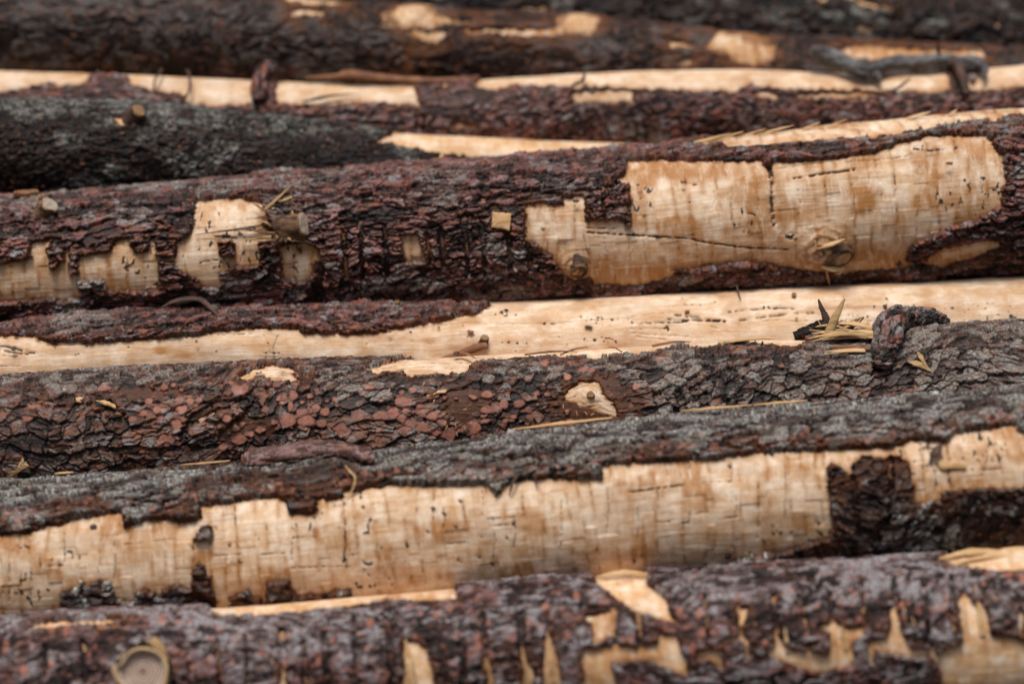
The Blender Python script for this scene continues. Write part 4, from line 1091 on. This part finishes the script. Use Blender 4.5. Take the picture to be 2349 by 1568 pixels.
M['stub_side'] = plain_material('torn_branch_side', (0.035, 0.02, 0.013), (0.20, 0.105, 0.055), 30, 0.75, (1, 5, 5), 0.8)
M['cut_black'] = cut_material('rotten_branch_cut', (0.10, 0.06, 0.035), (0.035, 0.022, 0.016), (0.16, 0.08, 0.035))  # near-black face makes a knot read as a dark hollow
M['cut_rim'] = cut_material('ringed_branch_cut', (0.52, 0.40, 0.32), (0.24, 0.15, 0.10), (0.55, 0.36, 0.17))
M['cut_grey'] = cut_material('grey_branch_cut', (0.46, 0.38, 0.29), (0.33, 0.26, 0.19))
rnd = random.Random(11)

# --- stubs that grow out of the logs
s = stub(L5, R5, (662, 528), (716, 522), 40, 29, M['stub_side'], M['cut_grey'], -6, 20, 3, 1, .3)
for (x0, y0), (x1, y1), l0, l1, w in (((628, 490), (690, 452), 14, 34, 5), ((640, 500), (600, 478), 20, 20, 4), ((640, 545), (560, 552), 12, 14, 5), ((650, 540), (590, 533), 26, 22, 4), ((690, 470), (660, 482), 26, 30, 5), ((660, 470), (700, 464), 20, 26, 3), ((650, 545), (720, 556), 20, 14, 5), ((700, 545), (735, 560), 20, 10, 4), ((630, 520), (470, 540), 12, 7, 4)):
    stick('torn_fibre', on(L5, [(x0, y0), ((x0 + x1) / 2, (y0 + y1) / 2 + 2), (x1, y1)], [l0, (l0 + l1) / 2 + 3, l1]), [w, w * .8, .7], M['stub_side'] if w != 5 else M['shred'], s, flat=.4, seed=int(x0 + y1), sides=8)
stub(L5, R5, (118, 498), (150, 495), 25, 22, M['stub_side'], M['cut_grey'], -6, 34, 5, 0.9, 0.25)
stick('torn_fibre', on(L5, [(150, 474), (122, 478), (110, 490)], [34, 30, 14]), [1.5, 2, 1], M['shred'], R5, seed=4)
for i in range(18):
    a = rnd.uniform(0, 2 * math.pi)
    x0, y0 = 662 + 22 * math.cos(a), 515 + 32 * math.sin(a)
    L = rnd.uniform(14, 34)
    b = a + rnd.uniform(-.9, .9)
    stick('torn_fibre', on(L5, [(x0, y0), (x0 + L * .5 * math.cos(b), y0 + L * .5 * math.sin(b)), (x0 + L * math.cos(b) - 8, y0 + L * math.sin(b))], [16, rnd.uniform(14, 34), rnd.uniform(6, 26)]), [4, rnd.uniform(2.5, 5), .7], M['stub_side'] if i % 3 else M['shred'], s, flat=.45, seed=200 + i, sides=7)
stub(L6, R6, (300, 276), (322, 278), 24, 19, M['twig'], M['cut_dark'], -6, 30, 8, 1, .3)
stub(L1, R1, (362, 1535), (364, 1550), 62, 55, M['shred'], M['cut_rim'], -10, 50, 9, 1, .2, 15)
stub(L4, R4, (1106, 790), (1112, 779), 13, 10, M['twig'], M['cut_dark'], -4, 14, 12)
stick('branch_stub', on(L4, [(1005, 824), (1050, 812), (1085, 800), (1116, 792)], [3, 10, 13, 12]), [1.5, 8, 11, 9], M['inner'], R4, flat=.7, seed=14, rough=.3)
stub(L3, R3, (1351, 910), (1351, 911), 11, 8, M['cut_dark'], M['cut_dark'], -2, 16, 15)
stub(L5, R5, (1314, 604), (1318, 615), 30, 20, M['stub_side'], M['cut_black'], -10, 18, 17, 1, .4, 8)
s = stub(L5, R5, (1888, 574), (1898, 584), 42, 30, M['stub_side'], M['cut_black'], -12, 17, 18, 1, .45, 14)
for (x0, y0), (x1, y1), w in (((1850, 596), (1905, 602), 9), ((1860, 600), (1872, 636), 4), ((1900, 598), (1880, 612), 6), ((1840, 560), (1905, 540), 7)):
    stick('torn_fibre', on(L5, [(x0, y0), ((x0 + x1) / 2, (y0 + y1) / 2), (x1, y1)], [22, 27, 22]), [w * .5, w, 1], M['splinter'], s, flat=.5, seed=int(x0))

# --- splinters still fixed along the shaved top of the thick log, and on the scaly log's torn edge
for x0, x1, w in ((1700, 1770, 3.5), (1740, 1830, 4), (1850, 1890, 3.5), (1905, 1948, 3), (2085, 2140, 6), (2180, 2200, 4), (1640, 1720, 5), (1600, 1690, 5)):
    y0 = float(L5.cy(x0) - L5.r(x0))
    y1 = float(L5.cy(x1) - L5.r(x1))
    stick('splinter', [L5.at(x0, y0, 2)[0], L5.at((x0 + x1) / 2, (y0 + y1) / 2, 8)[0], L5.at(x1, y1, 14)[0]], [w, w, 1], M['splinter'], R5, flat=.35, seed=int(x0), sides=8)
for (x0, y0), (x1, y1), w in (((1060, 822), (1100, 838), 4), ((1290, 826), (1355, 812), 2.5), ((1430, 820), (1400, 812), 2), ((1500, 806), (1590, 800), 4), ((1650, 800), (1790, 792), 5), ((1210, 826), (1330, 822), 3)):
    stick('splinter', on(L3, [(x0, y0), ((x0 + x1) / 2, (y0 + y1) / 2), (x1, y1)], [12, 18, 16]), [w, w, .8], M['inner'] if w != 5 else M['splinter'], R3, flat=.4, seed=int(x0), sides=8)

# --- broken branch lying across the scaly log
br = empty('broken_branch', Vector(L3.at(2050, 790, 15)[0]))
T(br, 'broken bark covered branch with shredded yellow end lying on the scaly log', 'branch')
stick('bark', rise(L3, [(2176, 742), (2135, 728), (2085, 733)], 10) + on(L3, [(2045, 775), (2022, 808), (2006, 838), (1998, 856)], [34, 34, 26, 14]), [8, 17, 24, 30, 28, 22, 9], M['bark_flaky'], br, seed=21, sides=64, n=200, rough=.35, grain=.6, lichen=.8, bark=6)
for i in range(16):
    y = 783 + rnd.uniform(-14, 16)
    x0 = rnd.uniform(1980, 2015)
    L = rnd.uniform(70, 165)
    dy = rnd.uniform(-14, 10)
    stick('splinter', on(L3, [(x0, y), (x0 - L * .5, y + dy * .3), (x0 - L, y + dy)], [26, 28 + rnd.uniform(-4, 8), 20 + rnd.uniform(-8, 14)]), [5, rnd.uniform(3, 6), .8], M['splinter'] if i % 3 else M['shred'], br, flat=.5, seed=30 + i, sides=8)
for i in range(7):
    x0, y = rnd.uniform(1960, 1985), 816 + rnd.uniform(-6, 8)
    L = rnd.uniform(50, 100)
    stick('splinter', on(L3, [(x0, y), (x0 - L * .5, y + 1), (x0 - L, y + rnd.uniform(-2, 8))], [20, 20, 16]), [4, rnd.uniform(2, 4), .8], M['splinter'] if i % 2 else M['inner'], br, flat=.5, seed=50 + i, sides=8)
for x0, y0, x1, y1 in ((1955, 776, 1968, 752), (1962, 778, 1984, 758), (1985, 780, 2000, 766), (1890, 772, 1882, 756), (1940, 775, 1948, 755)):
    stick('splinter', on(L3, [(x0, y0), (x1, y1)], [28, 44]), [2.5, .6], M['splinter'], br, flat=.5, seed=int(x1), sides=6)

bf = empty('bark_fragment', Vector(L3.at(1870, 770, 15)[0]))
T(bf, 'dark forked bark fragment sticking up beside the shredded branch end', 'bark piece')
stick('bark', rise(L3, [(1822, 772), (1848, 764), (1878, 750), (1902, 738)], 30), [9, 18, 19, 11], M['bark_dark'], bf, flat=.55, seed=61, sides=28, n=70, rough=.5, bark=4)
stick('prong', rise(L3, [(1898, 742), (1892, 722), (1884, 705), (1877, 686)], 32), [11, 9, 6, 1.5], M['twig'], bf, flat=.6, seed=62, rough=.35)
stick('prong', rise(L3, [(1886, 712), (1878, 702)], 32), [5, 1], M['twig'], bf, seed=63)
stick('prong', rise(L3, [(1900, 768), (1930, 757), (1960, 741), (1982, 727)], 24), [12, 13, 9, 1.5], M['twig'], bf, flat=.55, seed=64, rough=.4)
o = stick('wood_splinter', rise(L3, [(1893, 782), (1903, 755), (1920, 720), (1938, 684)], 46), [10, 11, 9, 1.5], M['shred'], flat=.35, seed=66, sides=12, rough=.2)
T(o, 'tall yellow splinter standing upright at the shredded branch end', 'splinter')

# --- bark slab and strips lying loose
o = stick('bark_piece', on(L2, [(582, 1036), (620, 1042), (700, 1050), (780, 1058), (850, 1070), (886, 1082)], [30, 34, 36, 36, 34, 30]), [9, 20, 22, 21, 18, 5], M['bark_grey'], flat=.5, seed=71, sides=56, n=200, rough=.25, lichen=.3, red=.15, bark=3)
T(o, 'pinkish smooth bark slab lying on the lichened bark crust of the large peeled log', 'bark slab')
o = stick('bark_sliver', on(L4, [(375, 712), (400, 706), (430, 704), (465, 710), (495, 726), (514, 738)], [12, 26, 32, 30, 20, 12]), [2, 6, 8, 8, 7, 2], M['twig'], flat=.45, seed=73, sides=14, rough=.3)
T(o, 'dark arched bark sliver lifting off the purple bark strip', 'bark piece')
o = chip('bark_scrap', L5, Z('A1', 150, 1350, 200, 1250, 260, 1270, 330, 1340, 250, 1350), 14, 10, M['inner'], tilt=0, seed=6)
T(o, 'reddish bark scrap on the shadowed left end of the thick log', 'bark piece')
o = stick('bark_scrap', on(L2, Z('C3', 1655, 60, 1690, 50, 1730, 10), [10, 18, 20]), [6, 12, 4], M['twig'], flat=.4, seed=75, rough=.3)
T(o, 'curled brown bark scrap stuck on bare wood right of the dark bark tongue', 'bark piece')
o = chip('peeled_flap', L2, Z('C3', 1690, 110, 1720, 92, 1870, 110, 1880, 140, 1720, 150), 2, 6, M['splinter'], seed=7)
T(o, 'pale flap of wood peeling off below the curled brown bark scrap', 'wood flap')

# --- twigs
o = stick('twig', on(L4, [(1678, 648), (1686, 655), (1690, 672), (1693, 692)], [34, 28, 16, 4]), [2, 3, 2.5, 1], M['twig'], seed=81, sides=8)
T(o, 'tiny dark twig hanging over the smooth bare log', 'twig')
o = stick('twig', on(L7, [(371, 172), (373, 186), (366, 204), (367, 224)], [20, 22, 24, 18]), [2.6, 3, 3, 2], M['twig'], seed=82, sides=8)
T(o, 'short thin upright twig on bare wood of the crooked log', 'twig')
o = stick('twig', on(L7, [(428, 176), (440, 194), (447, 222), (438, 236), (424, 242)], [20, 24, 26, 22, 16]), [2.2, 3, 3, 2.4, 1.5], M['twig'], seed=83, sides=8)
T(o, 'hooked thin twig on bare wood of the crooked log, beside a straighter one', 'twig')
o = stick('twig', on(L7, [(700, 242), (740, 236), (770, 230), (830, 224)], [14, 16, 14, 10]), [2.5, 6, 4, 1], M['twig'], seed=84, sides=8, flat=.6)
T(o, 'dark twig lying along the lower edge of bare wood on the crooked log', 'twig')
fb = empty('fallen_branch', Vector(L7.at(2050, 165, 20)[0]))
T(fb, 'curved dark grey branch with side twigs lying on top of the crooked log', 'branch')
stick('stem', on(L7, [(1848, 158), (1895, 166), (1945, 182), (1985, 186), (2040, 172), (2110, 164), (2180, 162), (2252, 168)], [52, 40, 28, 26, 28, 28, 26, 22]), [15, 19, 20, 18, 18, 17, 17, 15], M['greystick'], fb, seed=86, sides=40, n=160, rough=.4, bark=4)
stick('side_twig', on(L7, [(2236, 166), (2250, 180), (2246, 196)], [26, 26, 20]), [14, 12, 4], M['greystick'], fb, seed=87)
stick('side_twig', on(L7, [(2158, 160), (2152, 156), (2150, 154)], [34, 56, 74]), [5, 4, 2], M['twig'], fb, seed=88)
stick('side_twig', on(L7, [(2185, 164), (2192, 185), (2200, 225)], [30, 28, 18]), [14, 13, 8], M['twig'], fb, seed=89, rough=.35)
stick('side_twig', on(L7, [(1985, 186), (2000, 196), (2005, 204)], [26, 24, 16]), [13, 10, 3], M['greystick'], fb, seed=90)
o = stick('bark_curl', on(L7, [(606, 240), (602, 214), (606, 190), (616, 178), (628, 186), (626, 196)], [12, 18, 26, 34, 36, 28]), [15, 19, 17, 13, 10, 5], M['bark_flaky'], seed=92, sides=40, n=90, rough=.35, bark=4)
T(o, 'curled bark lump standing across bare wood of the crooked log', 'bark piece')
o = stick('bark_strip', on(L7, [(700, 192), (770, 184), (800, 178), (860, 184), (930, 194), (1010, 196), (1090, 188)], [14, 20, 26, 22, 16, 12, 10]), [3, 9, 16, 12, 10, 6, 3], M['inner'], flat=.6, seed=93, sides=16, rough=.4)
T(o, 'red brown strip of torn bark lying between the grey and the crooked log', 'bark strip')
for pts, lf, w, m, lb in ((Z('A2', 1540, 640, 1580, 600, 1640, 575, 1660, 545), [10, 14, 16, 26], 6, 'twig', 'dark torn bark bit beside a small bare patch of the crooked log'),
                          (Z('A3', 1400, 630, 1470, 610, 1540, 575), [12, 16, 24], 5, 'twig', 'dark pointed bark bit under the fallen grey branch'),
                          (Z('C2', 1260, 205, 1225, 250, 1205, 285, 1188, 322), [18, 20, 16, 4], 3.2, 'twig', 'thin curved bark strand hanging over bare wood below the lichened crust'),
                          (Z('C2', 140, 175, 175, 215, 205, 240, 190, 290, 140, 338), [24, 26, 24, 16, 6], 3.2, 'shred', 'yellow brown fibre curling over bare wood below the pinkish slab'),
                          (Z('C2', 1360, 200, 1370, 240, 1368, 275), [16, 10, 4], 1.8, 'twig', 'very short dark bark strand on bare wood of the large peeled log')):
    lg = L7 if pts[0][1] < 400 else L2
    o = stick('bark_strand', on(lg, pts, lf), [w * .7] + [w] * (len(pts) - 2) + [w * .25], M[m], flat=.5, seed=int(pts[0][0]), sides=8, rough=.25)
    T(o, lb, 'bark strand')

# --- chips and slivers
for lg, ol, lf, th, m, lb in (
        (L5, Z('A2', 1040, 1437, 1110, 1440, 1160, 1443, 1145, 1545, 1085, 1530, 1030, 1528), 13, 7, 'splinter', 'square pale wood chip stuck on purple bark of the thick log'),
        (L3, Z('B2', 612, 1155, 680, 1128, 748, 1120, 740, 1138, 620, 1162), 10, 5, 'splinter', 'long pale chip lying on bare brown patch of the scaly log'),
        (L3, Z('C1', 135, 135, 200, 110, 205, 85, 240, 42, 248, 75, 275, 95, 200, 130, 140, 160), 12, 5, 'splinter', 'star shaped pale chip at the shadowed left end of the scaly log'),
        (L3, Z('B1', 585, 1180, 640, 1175, 630, 1210, 590, 1205), 12, 5, 'splinter', 'small pale chip left of a longer torn chip on the scaly log'),
        (L3, Z('B1', 715, 1200, 780, 1195, 850, 1220, 850, 1242, 790, 1225), 13, 5, 'splinter', 'longer torn pale chip on left part of the scaly log'),
        (L6, Z('A2', 550, 1115, 650, 1100, 665, 1065, 690, 1100, 760, 1130, 640, 1135), 26, 6, 'splinter', 'splayed pale shaving in the gap behind the thick log'),
        (L3, Z('B3', 1485, 938, 1560, 940, 1615, 965, 1650, 1010, 1590, 990, 1530, 965), 16, 3, 'shred', 'lower of two dry yellow flakes under the broken branch'),
        (L3, Z('B3', 1565, 905, 1578, 888, 1605, 915, 1618, 985, 1590, 960), 18, 3, 'shred', 'upper leaf shaped dry flake of two under the broken branch'),
):
    o = chip('wood_chip', lg, ol, lf, th, M[m], seed=int(ol[0][0]))
    T(o, lb, 'wood chip', 'wood chips on the logs')
for lg, pts, w, lb in (
        (L2, Z('B2', 1240, 1395, 1450, 1400, 1680, 1385, 1900, 1345), 7, 'longest orange sliver between the scaly log and the lichened crust'),
        (L2, Z('B2', 1690, 1362, 1800, 1345, 1905, 1328), 4, 'thin pale sliver lying just above the longest orange one'),
        (L2, Z('B3', 90, 1303, 300, 1290, 560, 1262), 5, 'thin orange sliver along the top edge of the lichened crust, middle of the row'),
        (L2, Z('B3', 570, 1246, 740, 1240, 930, 1232), 5, 'orange sliver along the lichened crust farthest along towards the broken branch'),
        (L2, Z('C1', 430, 192, 500, 188, 555, 184), 4, 'short orange sliver at the left end of the lichened crust'),
        (L2, Z('C1', 1270, 152, 1440, 152, 1610, 146), 3.5, 'orange sliver left of the pinkish bark slab'),
        (L2, Z('C1', 2230, 45, 2335, 32, 2440, 26), 4, 'orange sliver behind the right end of the pinkish bark slab')):
    lf = 32
    o = stick('wood_sliver', on(lg, [(x, y + 4) for x, y in pts], lf), [1.0, w * .75, 1.0], M['splinter'], flat=.45, seed=int(pts[0][0]), sides=10, rough=.2)
    T(o, lb, 'sliver', 'orange slivers along the lichened crust')
for cr, x, y, a in (('B2', 660, 1195, 1.2), ('B2', 728, 1325, 1.4), ('B2', 735, 1345, 1.0), ('B2', 795, 1335, 1.8), ('B2', 800, 1385, 2.0), ('B2', 855, 1355, 1.9), ('B2', 860, 1240, .4), ('B2', 1495, 1220, 1.6), ('B2', 1580, 1260, 1.8), ('B2', 1640, 1260, 2.1), ('B2', 1680, 1265, .3), ('B2', 720, 1270, .6), ('B2', 600, 1090, 1.4), ('B2', 890, 1320, .2)):
    p0 = Z(cr, x, y)[0]
    L = 4.5
    o = stick('sawdust_splinter', on(L3, [(p0[0] - L * math.cos(a), p0[1] + L * math.sin(a)), (p0[0] + L * math.cos(a), p0[1] - L * math.sin(a))], 16), [1.3, .7], M['splinter'], n=5, sides=6, seed=int(x))
    T(o, 'tiny pale sawdust splinter scattered on the scaly log', 'splinter', 'sawdust splinters on the scaly log')

# --- bark crumbs caught on the logs
for i in range(70):
    lg, y0, y1 = rnd.choice(((L2, 1040, 1075), (L4, 690, 820), (L4, 690, 820), (L3, 850, 1000), (L5, 420, 600), (L2, 1150, 1330)))
    x = rnd.uniform(30, 2320)
    cyx, rx = float(lg.cy(x)), float(lg.r(x))
    y = cyx - rx * rnd.uniform(0.25, 0.96)
    q = rnd.uniform(2.5, 7)
    ol = [(x + q * rnd.uniform(.7, 1.5) * math.cos(a), y + q * rnd.uniform(.35, .8) * math.sin(a)) for a in (0, 1.1, 2.2, 3.3, 4.3, 5.4)]
    wood_here = lg in (L4,) or (lg is L2 and False)
    o = chip('bark_crumb', lg, ol, (3 if lg is L4 and x > 1000 else lg.T + 3) if lg is not L2 else 3, q * .6, M['twig'] if i % 3 else M['inner'], seed=i)
    T(o, 'small dark crumb of bark caught on one of the logs', 'bark crumb', 'bark crumbs caught on the logs')

# --- upright wood splinters torn up from the lowest log
for cr, xb, yb, xt, yt, w in (('C2', 1270, 1560, 1242, 1335, 24), ('C2', 1425, 1560, 1410, 1250, 24), ('C2', 1030, 1568, 1012, 1395, 14), ('C2', 530, 1568, 500, 1290, 50), ('C1', 1885, 1568, 1888, 1420, 16), ('C3', 700, 1360, 688, 1210, 26), ('C3', 1500, 1270, 1458, 1055, 22), ('C3', 1560, 1330, 1510, 1140, 16), ('C3', 1865, 1230, 1852, 1030, 9), ('C3', 2110, 1250, 2055, 1010, 12), ('C3', 1960, 1250, 1945, 950, 34), ('C3', 1735, 1370, 1718, 1285, 14), ('C3', 1320, 1420, 1300, 1290, 22), ('C3', 2330, 1280, 2298, 1050, 13), ('C3', 905, 1360, 905, 1298, 14), ('C3', 1075, 1340, 1050, 1190, 20)):
    (a0, b0), (a1, b1) = Z(cr, xb, yb, xt, yt)
    stick('splinter', on(L1, [(a0, b0), ((a0 + a1) / 2, (b0 + b1) / 2), (a1, b1)], [3, 8, 16]), [w * ZK * .6, w * ZK * .5, 1.2], M['splinter'], R1, flat=.35, seed=int(a0), sides=9, rough=.25)
for cr, pts, w in (('C2', (1760, 800, 1950, 800, 2150, 870), 9), ('C3', (1770, 760, 2000, 690, 2300, 640), 9), ('C3', (1830, 800, 2100, 760, 2330, 770), 7)):
    stick('splinter', on(L1, Z(cr, *pts), [6, 12, 8]), [2, w, 1.2], M['splinter'], R1, flat=.4, seed=int(pts[0]), sides=9, rough=.3)
